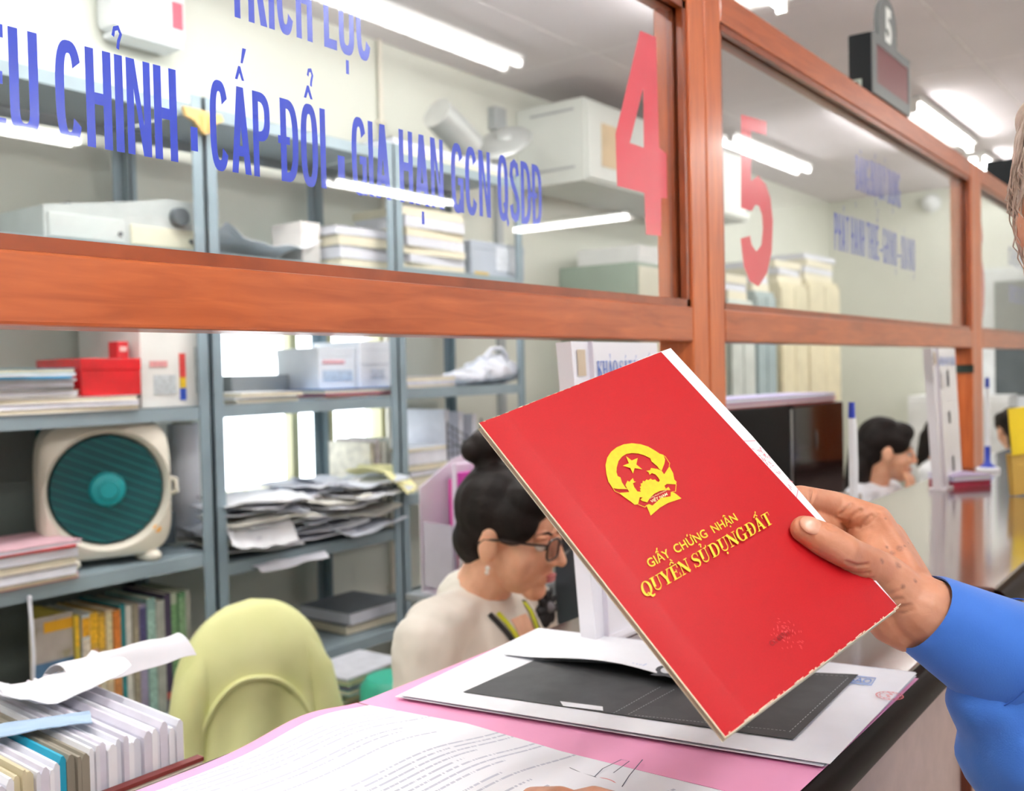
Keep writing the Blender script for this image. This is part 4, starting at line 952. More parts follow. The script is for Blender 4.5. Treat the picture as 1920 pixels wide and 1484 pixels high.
    if style.get('long'): hp += [('c', L_(0, -.075, .0), L_(0, -.095, -.16), .058, .045), ('e', L_(0, -.09, -.08), (.065, .045, .09), R_)]
    hm = blob_mesh(hp, vox, 16); ho = link('hair', hm, m_hairb, root)
    nrm = [v.normal.copy() for v in hm.vertices]
    for v, vn in zip(hm.vertices, nrm):
        q = R_.transposed() @ (v.co - loc_head); v.co = v.co + vn * (noise.noise(V((q.x * 90, q.y * 18, q.z * 30))) * .0022)
    # lips and eyes
    bm = bm_new(); ellipsoid(bm, L_(0, .0915, -.0555), (.019, .006, .0042), R_); ellipsoid(bm, L_(0, .0915, -.0625), (.017, .006, .0048), R_); obj('lips', bm, mat('lip_rose', '#c26a68', .4), root, True)
    for q in (-1, 1):
        bm = bm_new(); ellipsoid(bm, L_(.030 * q, .0745, .002), (.0125, .0125, .0115), R_); eo = obj('eye', bm, mat('eye_white', '#e8e2dc', .25), root, True)
        bm = bm_new(); ellipsoid(bm, L_(.030 * q, .0835, -.001), (.0055, .0042, .0055), R_); obj('iris', bm, mat('iris_dark', '#1c120d', .2), eo, True)
        bm = bm_new(); ellipsoid(bm, L_(.030 * q, .0755, .0065), (.0138, .0135, .0075), R_); obj('eyelid', bm, m_skinf, eo, True)
        bm = bm_new(); tube(bm, [L_(.014 * q, .087, .020), L_(.03 * q, .086, .026), L_(.048 * q, .074, .021)], [.0022, .0026, .0012], 6); obj('eyebrow', bm, m_hairb, root, True)
    if style.get('glasses'):
        gl = None
        for q in (-1, 1):
            bm = bm_new(); pts = []
            for k in range(28):
                t = 2 * pi * k / 28; cx_ = .0235 * math.copysign(abs(cos(t)) ** .65, cos(t)); cz_ = .0185 * math.copysign(abs(sin(t)) ** .65, sin(t))
                pts.append(L_(q * .033 + cx_, .1015 - .10 * abs(q * .033 + cx_) ** 1.3, .000 + cz_))
            tube(bm, pts, .0021, 6, True)
            tube(bm, [L_(q * .0565, .098, .010), L_(q * .074, .075, .010), L_(q * .079, .02, .006), L_(q * .078, -.012, .0), L_(q * .076, -.025, -.012)], .0022, 6)
            if gl is None: tube(bm, [L_(-.010, .1015, .004), L_(0, .104, .007), L_(.010, .1015, .004)], .0016, 6)
            g_ = obj('glasses', bm, mat('glasses_frame', '#241a18', .3, coat=.4), root, True)
            bm = bm_new(); cpts = [bm.verts.new(p) for p in pts]; bm.faces.new(cpts); obj('lens', bm, glass_mat('lens_glass', (.9, .92, .95), .06), g_); gl = g_
    if style.get('earring'):
        for q in (-1, 1): bm = bm_new(); ellipsoid(bm, L_(.079 * q, .002, -.048), .0048, None, 14, 8); ellipsoid(bm, L_(.079 * q, .002, -.056), .0042, None, 14, 8); obj('earring', bm, mat('pearl', '#efe6da', .2, coat=.5), root, True)
    return root, T_, L_, RT, cm
def surf_pt(cm, o, d):
    """where a ray meets a garment"""
    from mathutils.bvhtree import BVHTree
    if cm.name not in BV: BV[cm.name] = BVHTree.FromPolygons([v.co.copy() for v in cm.vertices], [list(p.vertices) for p in cm.polygons])
    h = BV[cm.name].ray_cast(o, d.normalized()); return h[0]
BV = {}
def ribbon(name, cm, cols, T_, tf, w, th, m, parent, lift=.003):
    """a flat band laid on a garment; cols = list of (x, z) in the torso frame"""
    pts = []
    for x, z in cols:
        p = surf_pt(cm, T_(x, .5, z), -tf)
        if p is not None: pts.append((p + tf * lift))
    bm = bm_new(); prev = None
    for i, p in enumerate(pts):
        a, b = pts[max(i - 1, 0)], pts[min(i + 1, len(pts) - 1)]; d = (b - a).normalized(); s = d.cross(tf).normalized() * w / 2
        row = [bm.verts.new(p + s), bm.verts.new(p + s + tf * th), bm.verts.new(p - s + tf * th), bm.verts.new(p - s)]
        if prev:
            for k in range(4): bm.faces.new((prev[k], prev[(k + 1) % 4], row[(k + 1) % 4], row[k]))
        prev = row
    return obj(name, bm, m, parent, True)
# first clerk: profile to the right, hair in a high bun, glasses, yellow lanyard
hf = V((.205, -.978, -.17)); tfc = V((.10, -1, 0))
hc1 = PD(955, 1002, 1.80)
w1, T1, L1, RT1, cm1 = woman(hc1, hf, tfc, 'person with black hair in a bun and glasses, in a cream cardigan with yellow lanyard', .088, dict(top='#e3ded2', bun=1, glasses=1, earring=1), lean=.07)
t1f = tfc.normalized()
m_lan = mat('yellow_lanyard', '#c9d21f', .6); m_trim = mat('black_trim', '#161515', .7)
for q in (-1, 1):
    ribbon('cardigan_trim', cm1, [(q * (.060 - .052 * k / 12), -.045 - .015 * k) for k in range(13)], T1, t1f, .012, .002, m_trim, w1, .0015)
    ribbon('lanyard', cm1, [(q * (.046 - .040 * k / 12), -.045 - .015 * k) for k in range(13)], T1, t1f, .011, .0015, m_lan, w1, .0045)
# skin of the open neckline
ribbon('neckline', cm1, [(0, -.06 - .012 * k) for k in range(10)], T1, t1f, .052, .001, m_skinf, w1, .0005)
# fabric flower on the cardigan
fc = surf_pt(cm1, EYE, ray(1022, 1138)); fc = (fc if fc is not None else T1(-.07, .1, -.15)) + t1f * .004
fr_, ff_, fu_ = axes(t1f)
for k in range(9):
    a = 2 * pi * k / 9; bm = bm_new(); R_ = Matrix.Rotation(a, 3, t1f) @ rot3(fr_, ff_, fu_)
    c0 = fc + R_ @ V((.022, 0, 0)); ellipsoid(bm, c0, (.019, .006, .012), R_ @ Matrix.Rotation(.5, 3, 'X')); obj('flower_petal', bm, mat('black_gauze', '#1e1d20' if k % 2 else '#1e1d20', .6), w1, True)
bm = bm_new(); ellipsoid(bm, fc + t1f * .006, .011); obj('flower_centre', bm, mat('grey_gauze', '#77767c', .5), w1, True)
office_chair((w1.location.x, w1.location.y + .02, 0), tfc, 'office chair under the person in the cream cardigan', back=False)
# second clerk further along, chin on hand
hc2 = PD(1661, 846, 3.70)
w2, T2, L2, RT2, cm2 = woman(hc2, V((.45, -.89, -.12)), V((-.1, -1, 0)), 'person with black hair and white blouse resting chin on hand at the next desk', .105, dict(top='#e8ecf2', long=1), lean=.05, chin_hand=True, vox=.004)
ribbon('lanyard', cm2, [(.05 - .04 * k / 10, -.05 - .02 * k) for k in range(11)], T2, V((-.1, -1, 0)).normalized(), .012, .002, mat('violet_lanyard', '#5a5fa8', .6), w2, .004)
office_chair((w2.location.x, w2.location.y, 0), V((-.1, -1, 0)), 'office chair under the person with chin on hand', back=False)
# two colleagues further off
hc3 = PD(1766, 822, 6.2)
w3, *_ = woman(hc3, V((.2, -.97, -.1)), V((0, -1, 0)), 'person in white mostly hidden behind the far survey board', .13, dict(top='#eef0f4', long=1), lean=.05, vox=.006)
office_chair((w3.location.x, w3.location.y, 0), V((0, -1, 0)), 'office chair under the person behind the far survey board', back=False)
hc4 = PD(1897, 806, 5.7)
w4, *_ = woman(hc4, V((.85, .52, -.25)), V((.7, .7, 0)), 'person in white with black hair turned away at the right edge', .12, dict(top='#eef0f4', long=1), lean=.05, vox=.006)
office_chair((w4.location.x, w4.location.y, 0), V((.7, .7, 0)), 'office chair under the person at the right edge', back=False)
# staff desks behind the screen
m_desk = mat('desk_laminate', '#b9a48c', .45, .06, 6, stretch=(1, 8, 8))
def desk(x0, x1, y0, y1, z, label):
    t = thing('desk', label, 'desk', ((x0 + x1) / 2, (y0 + y1) / 2, 0), 'staff desks behind the screen')
    bx('desk_top', x0, x1, y0, y1, z - .028, z, m_desk, t, .002)
    for x in (x0 + .03, x1 - .05): bx('side_panel', x, x + .02, y0 + .02, y1 - .03, 0, z - .028, m_desk, t)
# ------------------------------------------------------------------ steel shelving and what it holds
m_steel = mat('blue_grey_steel', '#8b9ea8', .42, .05, 8, metal=.15)
m_steel_d = mat('steel_shelf_tray', '#8fa0a8', .45, .06, 8, metal=.15)
SY0, SY1 = 1.55, 1.93
def rack(x0, x1, levels, top, label):
    t = thing('steel_rack', label, 'shelf', ((x0 + x1) / 2, (SY0 + SY1) / 2, 0), 'steel racks along the back wall')
    for x, sx in ((x0, 1), (x1, -1)):
        for y, sy in ((SY0, 1), (SY1, -1)):
            bm = bm_new(); w = .034
            box(bm, min(x, x + sx * w), max(x, x + sx * w), min(y, y + sy * .003), max(y, y + sy * .003), 0, top)
            box(bm, min(x, x + sx * .003), max(x, x + sx * .003), min(y, y + sy * w), max(y, y + sy * w), 0, top); obj('post', bm, m_steel, t)
    for z in levels:
        bm = bm_new(); a, b = x0 + .004, x1 - .004
        box(bm, a, b, SY0 + .004, SY1 - .004, z - .003, z); box(bm, a, b, SY0 + .004, SY0 + .007, z - .034, z - .003); box(bm, a, b, SY1 - .007, SY1 - .004, z - .034, z - .003)
        obj('shelf', bm, m_steel_d, t)
    return t
xu0, xu1 = 0.93, PY(399, 900, SY0).x
xv0, xv1 = PY(404, 900, SY0).x, PY(752, 900, SY0).x
xw0, xw1 = xv1 + .004, PY(984, 680, SY0).x
L3z_ = 1.33
rk = rack(xu0, xu1, (.14, .555, .965, 1.360, 1.775, 2.165), 2.19, 'steel rack at the left holding the fan and books')
bx('back_panel', xu0 + .004, xu1 - .004, SY1 - .003, SY1 - .001, .1, L3z_, mat('rack_back_grey', '#7c847f', .5), rk)
rack(xv0, xv1, (.14, .60, .925, 1.360, 1.775, 2.165), 2.19, 'steel rack in the middle before the window, full of papers')
rack(xw0, xw1, (.14, .60, 1.03, 1.385, 1.79, 2.165), 2.19, 'steel rack at the right with the plastic bag')
L1z, L2z, L3z, L4z, L5z = .555, .965, 1.360, 1.775, 2.165
def P(px, py, y=SY0 + .03): return PY(px, py, y)

# ---- box fan with teal grille
fcen = PY(196, 936, 1.66); fcx, fcz, fw, fh = fcen.x, fcen.z, .158, .176
fan = thing('box_fan', 'cream plastic box fan with a dark teal round grille on the rack', 'fan', (fcx, 1.66, L2z))
FM = Matrix.Translation(V((fcx, 1.66, L2z + .018 + fh))) @ Matrix.Rotation(radians(-19), 4, 'Z')
m_fanb = mat('cream_plastic', '#e6e1d2', .35, .02, 10); m_teal = mat('teal_plastic', '#0d6b70', .4, .05, 20); m_teald = mat('dark_teal_plastic', '#0a4f55', .45, .05, 20)
def superring(k, y, e=4.6, n=56):
    return [V((fw * k * math.copysign(abs(cos(t)) ** (2 / e), cos(t)), y, fh * k * math.copysign(abs(sin(t)) ** (2 / e), sin(t)))) for t in [2 * pi * i / n for i in range(n)]]
GR = .139
bm = bm_new(); n = 56
loops = [superring(.93, -.055), superring(.985, -.045), superring(1.0, -.02), superring(1.0, .05), superring(.95, .07)]
hole = [[V((r * cos(2 * pi * i / n), y, r * sin(2 * pi * i / n))) for i in range(n)] for r, y in ((GR * 1.10, -.06), (GR * 1.04, -.05), (GR * 1.0, -.03), (GR * .98, .02))]
allr = [[bm.verts.new(FM @ v) for v in lp] for lp in (hole[::-1] + loops)]
for A, B in zip(allr, allr[1:]):
    for k in range(n): bm.faces.new((A[k], A[(k + 1) % n], B[(k + 1) % n], B[k]))
obj('fan_body', bm, m_fanb, fan, True)
bm = bm_new(); box(bm, -fw * .92, fw * .92, .068, .072, -fh * .92, fh * .92, FM); obj('fan_back', bm, m_teald, fan)
bm = bm_new()
RX = Matrix.Rotation(pi / 2, 4, 'X')
lathe(bm, [(0, .004), (GR * .5, .006), (GR * .97, .012), (GR * .985, -.004), (0, -.004)], FM @ Matrix.Translation(V((0, -.028, 0))) @ RX, 48); gro = obj('grille', bm, m_teald, fan, True)
m_rib = mat('teal_rib', '#15787b', .35)
for k in range(13):
    z = -GR * .9 + GR * 1.8 * k / 12; hw = math.sqrt(max(0, (GR * .97) ** 2 - z * z)); bm = bm_new(); box(bm, -hw, hw, -.0435, -.041, z - .0014, z + .0014, FM @ Matrix.Rotation(radians(24), 4, 'Y')); obj('rib', bm, m_rib, gro)
bm = bm_new(); lathe(bm, [(0, .022), (GR * .16, .021), (GR * .18, .016), (GR * .29, .013), (GR * .32, .006), (GR * .32, -.004)], FM @ Matrix.Translation(V((0, -.035, 0))) @ RX, 36); obj('hub_cap', bm, mat('bright_teal', '#178f95', .35), fan, True)
for q in (-1, 1):
    bm = bm_new(); ellipsoid(bm, FM @ V((q * fw * .62, -.02, -fh - .004)), (.024, .05, .020)); obj('foot', bm, m_fanb, fan, True)
bm = bm_new(); box(bm, -.02, fw * .62, -.03, .04, fh * .985, fh * 1.07, FM, .008); obj('control_panel', bm, m_teal, fan, True)
for k in range(2):
    bm = bm_new(); cyl(bm, FM @ V((.03 + k * .05, .0, fh * 1.07)), FM @ V((.03 + k * .05, .0, fh * 1.14)), .013); obj('knob', bm, m_fanb, fan, True)
bm = bm_new(); cyl(bm, FM @ V((fw * .72, -.052, -fh * .62)), FM @ V((fw * .72, -.059, -fh * .62)), .010); obj('sticker', bm, mat('orange_sticker', '#f2a81d', .5), fan, True)
bm = bm_new(); tube(bm, [FM @ V((fw, 0, fh * .1)), FM @ V((fw + .02, -.01, fh * .05)), FM @ V((fw + .022, -.01, -fh * .12)), FM @ V((fw, 0, -fh * .16))], .007, 8); obj('side_handle', bm, m_fanb, fan, True)

# ---- generic makers: books, paper stacks, boxes
def book(x0, x1, y0, y1, z0, z1, cover, label, group, lean=0.0, spine=None, name='book', cat='book', band=None):
    """an upright book: cover boards, spine towards the viewer, page block"""
    t = thing(name, label, cat, ((x0 + x1) / 2, (y0 + y1) / 2, z0), group)
    Mx = Matrix.Translation(V((x0, y0, z0))) @ Matrix.Rotation(lean, 4, 'Y') @ Matrix.Translation(V((-x0, -y0, -z0)))
    mc = mat('cover_' + cover, cover, .5, .12, 30); b = .0015
    bm = bm_new(); box(bm, x0, x0 + b, y0, y1, z0, z1, Mx); box(bm, x1 - b, x1, y0, y1, z0, z1, Mx); box(bm, x0 + b, x1 - b, y0, y0 + b, z0, z1, Mx); obj('cover', bm, mc, t)
    bx('pages', x0 + b, x1 - b, y0 + b, y1 - .004, z0 + .003, z1 - .003, m_cream, t, 0, Mx)
    if spine:
        for (a, c, hx) in spine: bx('spine_print', x0 + .0008, x1 - .0008, y0 - .0006, y0 + .0005, lerp(z0, z1, a), lerp(z0, z1, c), mat('print_' + hx, hx, .5, .2, 120), t, 0, Mx)
    return t
def flat_stack(x0, x1, y0, y1, z0, heights, cols, label_fn, group, name='paper_stack', cat='paper', jit=.012, seed=1):
    random.seed(seed); z = z0; out = []
    for i, h in enumerate(heights):
        dx, dy, a = random.uniform(-jit, jit), random.uniform(-jit, jit * .5), random.uniform(-.05, .05)
        cxm, cym = (x0 + x1) / 2 + dx, (y0 + y1) / 2 + dy
        Mx = Matrix.Translation(V((cxm, cym, z))) @ Matrix.Rotation(a, 4, 'Z'); hx, hy = (x1 - x0) / 2, (y1 - y0) / 2
        c = cols[i % len(cols)]
        t = thing(name, label_fn(i), cat, (cxm, cym, z), group)
        if h > .008 :
            bx('cover', -hx, hx, -hy, hy, h - .0014, h - .0002, mat('cov_' + c, c, .5, .08, 30), t, 0, Mx); bx('cover', -hx, hx, -hy, hy, .0002, .0014, mat('cov_' + c, c, .5, .08, 30), t, 0, Mx)
            bx('sheets', -hx + .003, hx - .003, -hy + .002, hy - .003, .0014, h - .0014, m_paper2 if i % 2 else m_cream, t, 0, Mx)
        else:
            bx('sheets', -hx, hx, -hy, hy, .0002, h - .0002, mat('cov_' + c, c, .6, .05, 30), t, 0, Mx)
        out.append(t); z += h
    return z
def crumple(name, cx, cy, z, w, d, h, rot, seed, m, label, cat, group, curl=.0, th=.0015, droop=0.0):
    """one rumpled sheet or bundle of paper"""
    random.seed(seed); c, s = cos(rot), sin(rot)
    def pt(u, v): x, y = (u - .5) * w, (v - .5) * d; return V((cx + x * c - y * s, cy + x * s + y * c, z))
    o = V((seed * 3.1, seed * 1.7, 0))
    def zf(u, v):
        return h * (.5 + .5 * noise.noise(V((u * 2.2, v * 2.2, 0)) + o)) + h * .35 * noise.noise(V((u * 5, v * 5, 1)) + o) + curl * (abs(u - .5) * 2) ** 3 - droop * max(0, .35 - v) * 2
    ob = sheet(name, [pt(0, 0), pt(1, 0), pt(1, 1), pt(0, 1)], m, None, zf, th, 14, 12)
    return tag(ob, label, cat, group)
def carton(name, x0, x1, y0, y1, z0, z1, col, label, cat='box', lid=True, print_=None, m=None):
    t = thing(name, label, cat, ((x0 + x1) / 2, (y0 + y1) / 2, z0)); mc = m or mat('carton_' + col, col, .5, .04, 8)
    bx('box_body', x0, x1, y0, y1, z0 + .0004, z1 - (.012 if lid else 0), mc, t, .002)
    if lid: bx('lid', x0 - .0015, x1 + .0015, y0 - .0015, y1 + .0015, z1 - .03, z1, mc, t, .002)
    for p in (print_ or []):
        a, b, c, d, hx = p; bx('print', lerp(x0, x1, a), lerp(x0, x1, b), y0 - .0022, y0 - .0004, lerp(z0, z1, c), lerp(z0, z1, d), mat('print_' + hx, hx, .5, .15, 90), t)
    return t

# ---- left rack, third shelf: paper, files, red box, white carton
y0 = SY0 + .02
z = flat_stack(.968, P(250, 760).x, y0 - .02, y0 + .28, L3z + .001, [.012, .012, .012], ['#f2f0f2'], lambda i: ['ream of white paper at the bottom of the left rack pile', 'middle ream of white paper under the red box', 'upper ream of white paper just under the red box'][i], 'white reams under the red box', 'paper_ream', 'paper', .004, 3)
rz = z
z = flat_stack(.968, P(128, 700).x, y0 - .02, y0 + .22, rz, [.004, .014, .007, .014, .006], ['#c9c6c0', '#d8d2bd', '#9fa2a6', '#b9b4ae', '#d6d6da'], lambda i: ['thin grey file directly on the white reams', 'cream file near the foot of the grey file pile', 'dark grey file in the middle of the pile beside the red box', 'thick grey-brown file below the light grey one', 'light grey file topmost under the cyan folder'][i], 'grey files beside the red box', 'file_folder', 'file', .010, 5)
flat_stack(.968, P(118, 660).x, y0 - .03, y0 + .24, z, [.006, .007, .012], ['#3d9fd0', '#e8edf4', '#25a5c9'], lambda i: ['thin blue folder under the white one at upper left', 'white folder between two blue ones at upper left', 'cyan plastic folder lying on top at upper left'][i], 'bright folders at the upper left', 'plastic_folder', 'folder', .006, 9)
carton('red_gift_box', P(146, 720).x, P(258, 720).x, y0 - .005, y0 + .20, rz, P(200, 672).z, '#c8141f', 'shiny red box lying on the white paper reams', m=mat('red_foil', '#c9141f', .25, .1, 12, coat=.4))
carton('small_red_box', P(228, 660).x, P(250, 660).x, y0 + .03, y0 + .07, P(200, 672).z + .0005, P(240, 640).z, '#b9222a', 'small red packet standing on the shiny red box', lid=False, print_=[(.2, .8, .4, .7, '#e6b9b4')])
carton('white_carton', P(264, 700).x, P(384, 700).x - .01, y0 + .01, y0 + .30, L3z + .001, L4z - .06, '#e4e5e1', 'tall white carton with a coloured stripe label at the rack end', lid=False,
       print_=[(.20, .55, .10, .24, '#c2cacd'), (.14, .42, .30, .345, '#d99a9a'), (.62, .72, .05, .14, '#2c4fb4'), (.62, .72, .14, .22, '#e6c32b'), (.62, .72, .22, .40, '#d2433f'), (.88, .93, .10, .45, '#b9c0c0')])
# ---- left rack, second shelf beside the fan
flat_stack(.968, P(134, 1080).x, SY0 - .005, SY0 + .22, L2z + .001, [.012, .022, .018, .024, .006, .010], ['#b33a38', '#8f8a86', '#a49d95', '#8d8986', '#c23b3e', '#e4b9c4'], lambda i: ['red-edged notebook at the bottom of the pile left of the fan', 'thick grey file second from the bottom beside the fan', 'brown-grey file in the middle of the pile beside the fan', 'worn grey file under the red one beside the fan', 'thin red notebook near the top beside the fan', 'pale pink notebook on top of the pile beside the fan'][i], 'notebooks beside the fan', 'notebook', 'notebook', .008, 12)
carton('grey_storage_box', P(322, 1000, 1.78).x, xu1 - .045, 1.76, 1.90, L2z + .001, P(350, 955, 1.78).z, '#6f7c86', 'low grey box behind the fan at the rack end')
crumple('paper_sheet', P(350, 830).x + .01, 1.86, L2z + .24, .16, .02, .01, 0, 71, m_paper2, 'white paper hung behind the fan', 'paper', None)
bpy.data.objects.remove(bpy.data.objects['paper_sheet'])
t = thing('paper_roll', 'white rolled chart standing on end behind the fan', 'paper', (P(355, 850, 1.84).x, 1.84, L2z)); bm = bm_new(); cyl(bm, (P(352, 850, 1.84).x, 1.86, L2z + .002), (P(352, 850, 1.84).x, 1.86, L3z - .06), .045, .045, 28); obj('roll', bm, m_paper, t, True)
bm = bm_new(); cyl(bm, (P(352, 850, 1.84).x, 1.86, L3z - .06), (P(352, 850, 1.84).x, 1.86, L3z - .055), .03, .03, 28); obj('roll_core', bm, m_cream, t, True)
# ---- left rack, first shelf: row of upright books
random.seed(21)
specs = [(168, '#b9c2c6', [(.82, .97, '#e0a324'), (.05, .8, '#d9cdbd')], 1250), (186, '#d1a63a', [(.75, .98, '#e8b32c'), (.03, .7, '#c9a08f')], 1), (199, '#a8873f', [(.7, .96, '#e3b23b'), (.05, .68, '#c9c3ad')], 1), (212, '#cdbb9c', [(.4, .97, '#ddd0a6'), (.05, .2, '#b05a4a')], 1), (226, '#c0762f', [(.6, .97, '#cf7a36'), (.05, .55, '#c98a55')], 1), (238, '#2c7f86', [(.1, .2, '#d8e4e0')], 1), (250, '#d8d7cf', None, 1), (262, '#8c8474', [(.1, .8, '#9b927f')], 1), (276, '#9a93ad', [(.5, .97, '#54507a')], 1), (292, '#8fb3ac', [(.05, .9, '#9fc0b4')], 1), (308, '#a7aaa0', None, 1), (322, '#4b4058', [(.5, .56, '#c0524d'), (.1, .16, '#c0524d')], 1), (334, '#b9c4ae', [(.2, .9, '#79a373')], 1), (348, '#5d8a62', [(.05, .95, '#86a880')], 1), (360, '#c4c6bb', None, 1)]
tops = [1150, 1147, 1147, 1142, 1142, 1132, 1134, 1130, 1132, 1120, 1124, 1112, 1110, 1108, 1106]
edges = [152] + [s[0] for s in specs]
names = ['yellow-topped book first of the upright row', 'mustard book second of the upright row', 'ochre book third of the upright row', 'sand-coloured book fourth of the upright row', 'orange book fifth of the upright row', 'teal book beside a white one in the upright row', 'white-spined book right of the teal one', 'khaki book in the middle of the upright row', 'lilac book with a violet band in the row', 'pale green-blue book in the row', 'grey book right of the pale green-blue one', 'dark plum book with red marks in the row', 'pale sage book near the row end', 'green book second from the row end', 'light grey book last of the upright row']
for i, (px, col, sp, _) in enumerate(specs):
    a, b = P(edges[i], 1200, SY0 + .05).x, P(px, 1200, SY0 + .05).x
    book(a + .0004, b - .0004, SY0 + .05 + random.uniform(-.006, .006), SY0 + .24, L1z + .001, P(px, tops[i], SY0 + .05).z, col, names[i], 'upright books on the low shelf', 0, sp)
# picture book facing out at the row's left end
fa, fb = P(62, 1200, SY0 + .045).x, P(150, 1200, SY0 + .045).x
pb = book(fb - .012, fb - .0006, SY0 + .045, SY0 + .24, L1z + .001, P(150, 1152, SY0 + .05).z, '#c9b44a', 'wide picture magazine leaning at the left of the upright row', 'upright books on the low shelf', 0, [(.75, .98, '#e3b62d')])
t = thing('picture_magazine', 'magazine with landscape cover facing out at the left of the books', 'magazine', ((fa + fb) / 2, SY0 + .07, L1z))
mag = bpy.data.materials.new('landscape_cover'); mag.use_nodes = True; nt = mag.node_tree; b_ = nt.nodes['Principled BSDF']; tc = nt.nodes.new('ShaderNodeTexCoord'); nz_ = nt.nodes.new('ShaderNodeTexNoise'); nz_.inputs['Scale'].default_value = 11; nz_.inputs['Detail'].default_value = 3
rp = nt.nodes.new('ShaderNodeValToRGB'); nt.links.new(tc.outputs['Object'], nz_.inputs['Vector']); nt.links.new(nz_.outputs['Fac'], rp.inputs[0]); nt.links.new(rp.outputs[0], b_.inputs['Base Color'])
rp.color_ramp.elements[0].color = lin('#3f4a33'); rp.color_ramp.elements[1].color = lin('#c4bdb8'); rp.color_ramp.elements.new(.45).color = lin('#7c7a4a'); rp.color_ramp.elements.new(.55).color = lin('#a59d96')
hz = P(100, 1155, SY0 + .05).z
bx('cover', fa, fb - .0135, SY0 + .052, SY0 + .054, L1z + .001, hz, mag, t); bx('pages', fa + .001, fb - .0145, SY0 + .054, SY0 + .064, L1z + .002, hz - .002, m_cream, t)
bx('title_band', fa + .03, fb - .0135, SY0 + .0512, SY0 + .052, lerp(L1z, hz, .88), lerp(L1z, hz, .96), mat('print_#d9a01e', '#d9a01e', .5), t)
bx('sky_band', fa, fb - .0135, SY0 + .0512, SY0 + .052, lerp(L1z, hz, .52), lerp(L1z, hz, .66), mat('print_#4a6f92', '#4a6f92', .5, .2, 30), t)
for i, (px, col, sp) in enumerate(((-22, '#e3b414', None), (-2, '#54504e', None), (16, '#a9acb6', [(.62, .98, '#e2a91f')]), (30, '#9aa68c', None), (40, '#d6cfca', None))):
    a = P(px, 1290, SY0 + .03).x; book(a, a + .0125, SY0 + .03, SY0 + .2, L1z + .006, L1z + .20, col, ['yellow book leaning lowest at the left edge', 'charcoal book leaning against the yellow one', 'grey book with orange top leaning at the left', 'thin green-grey book leaning at the left', 'pale book leaning nearest the magazine'][i], 'leaning books at the left edge', radians(-17), sp)
t = thing('white_strap', 'white strap hanging down in front of the books', 'strap', P(60, 1270, SY0)); bm = bm_new(); tube(bm, [P(55, 1122, SY0 - .002), P(60, 1180, SY0 - .012), P(63, 1230, SY0 - .012), P(62, 1270, SY0 - .006), P(68, 1300, SY0 - .002)], .0045, 8); obj('strap', bm, m_paper2, t, True); bm = bm_new(); ellipsoid(bm, P(55, 1122, SY0 - .002), .006); obj('knot', bm, m_paper2, t, True)
# ---- fourth shelf of the left rack: old office machine
mx0, mx1 = P(82, 430, 1.60).x, P(390, 430, 1.60).x - .03
t = thing('office_machine', 'beige-grey office machine with a round dark knob on the high shelf', 'machine', ((mx0 + mx1) / 2, 1.7, L4z))
m_mach = mat('machine_grey', '#b8c0bf', .45, .04, 12); mzt = P(330, 378, 1.6).z
bm = bm_new(); xm = lerp(mx0, mx1, .48)
prof = [(mx0, L4z + .001), (mx1, L4z + .001), (mx1, mzt), (lerp(mx0, mx1, .8), mzt + .004), (xm, mzt - .02), (mx0, lerp(L4z, mzt, .62))]
A = [bm.verts.new((x, 1.60, zz)) for x, zz in prof]; B = [bm.verts.new((x, 1.86, zz)) for x, zz in prof]
for i in range(len(A)): j = (i + 1) % len(A); bm.faces.new((A[i], A[j], B[j], B[i]))
bm.faces.new(A); bm.faces.new(B[::-1]); obj('housing', bm, m_mach, t)
kc = P(333, 408, 1.598); bm = bm_new(); cyl(bm, kc, kc + V((0, -.022, 0)), .026, .023, 24); obj('knob', bm, mat('dark_knob', '#525a60', .4), t, True)
bx('front_cover', lerp(mx0, mx1, .52), mx1 - .008, 1.594, 1.6, L4z + .008, mzt - .075, mat('machine_cream', '#d9d8c2', .5), t, .002); bx('side_cover', mx0 + .01, xm, 1.594, 1.6, L4z + .008, lerp(L4z, mzt, .5), mat('machine_light', '#c4ccca', .5), t, .002)
bm = bm_new(); cyl(bm, (mx0 + .1, 1.66, lerp(L4z, mzt, .72)), (mx0 + .1, 1.80, lerp(L4z, mzt, .72)), .012); obj('roller', bm, mat('dark_knob', '#525a60', .4), t, True)
for x in (lerp(mx0, mx1, .45), lerp(mx0, mx1, .93)): bm = bm_new(); cyl(bm, (x, 1.598, L4z + .03), (x, 1.59, L4z + .03), .006); obj('screw', bm, mat('dark_knob', '#525a60', .4), t, True)
# torn cardboard wedged over the joint of two racks
t = thing('cardboard_pad', 'torn yellow cardboard wedged on the joint of two racks', 'cardboard', P(380, 235, SY0 - .01)); m_cb = mat('cardboard', '#e3c07c', .8, .08, 40)
cb = [(345, 199), (372, 205), (415, 216), (420, 228), (406, 232), (398, 250), (384, 252), (374, 238), (366, 226), (350, 216)]
bm = bm_new(); A = [bm.verts.new(P(a, b, SY0 - .020)) for a, b in cb]; B = [bm.verts.new(P(a, b, SY0 - .020) + V((0, .014, 0))) for a, b in cb]
for i in range(len(A)): j = (i + 1) % len(A); bm.faces.new((A[i], A[j], B[j], B[i]))
bm.faces.new(A); bm.faces.new(B[::-1]); obj('pad', bm, m_cb, t)
for k in range(2): bx('tape', P(378 + 14 * k, 225, SY0 - .02).x - .006, P(378 + 14 * k, 225, SY0 - .02).x + .006, SY0 - .022, SY0 - .0205, P(380, 246, SY0 - .02).z, P(380, 216, SY0 - .02).z, mat('tape', '#d3a95c', .4), t)
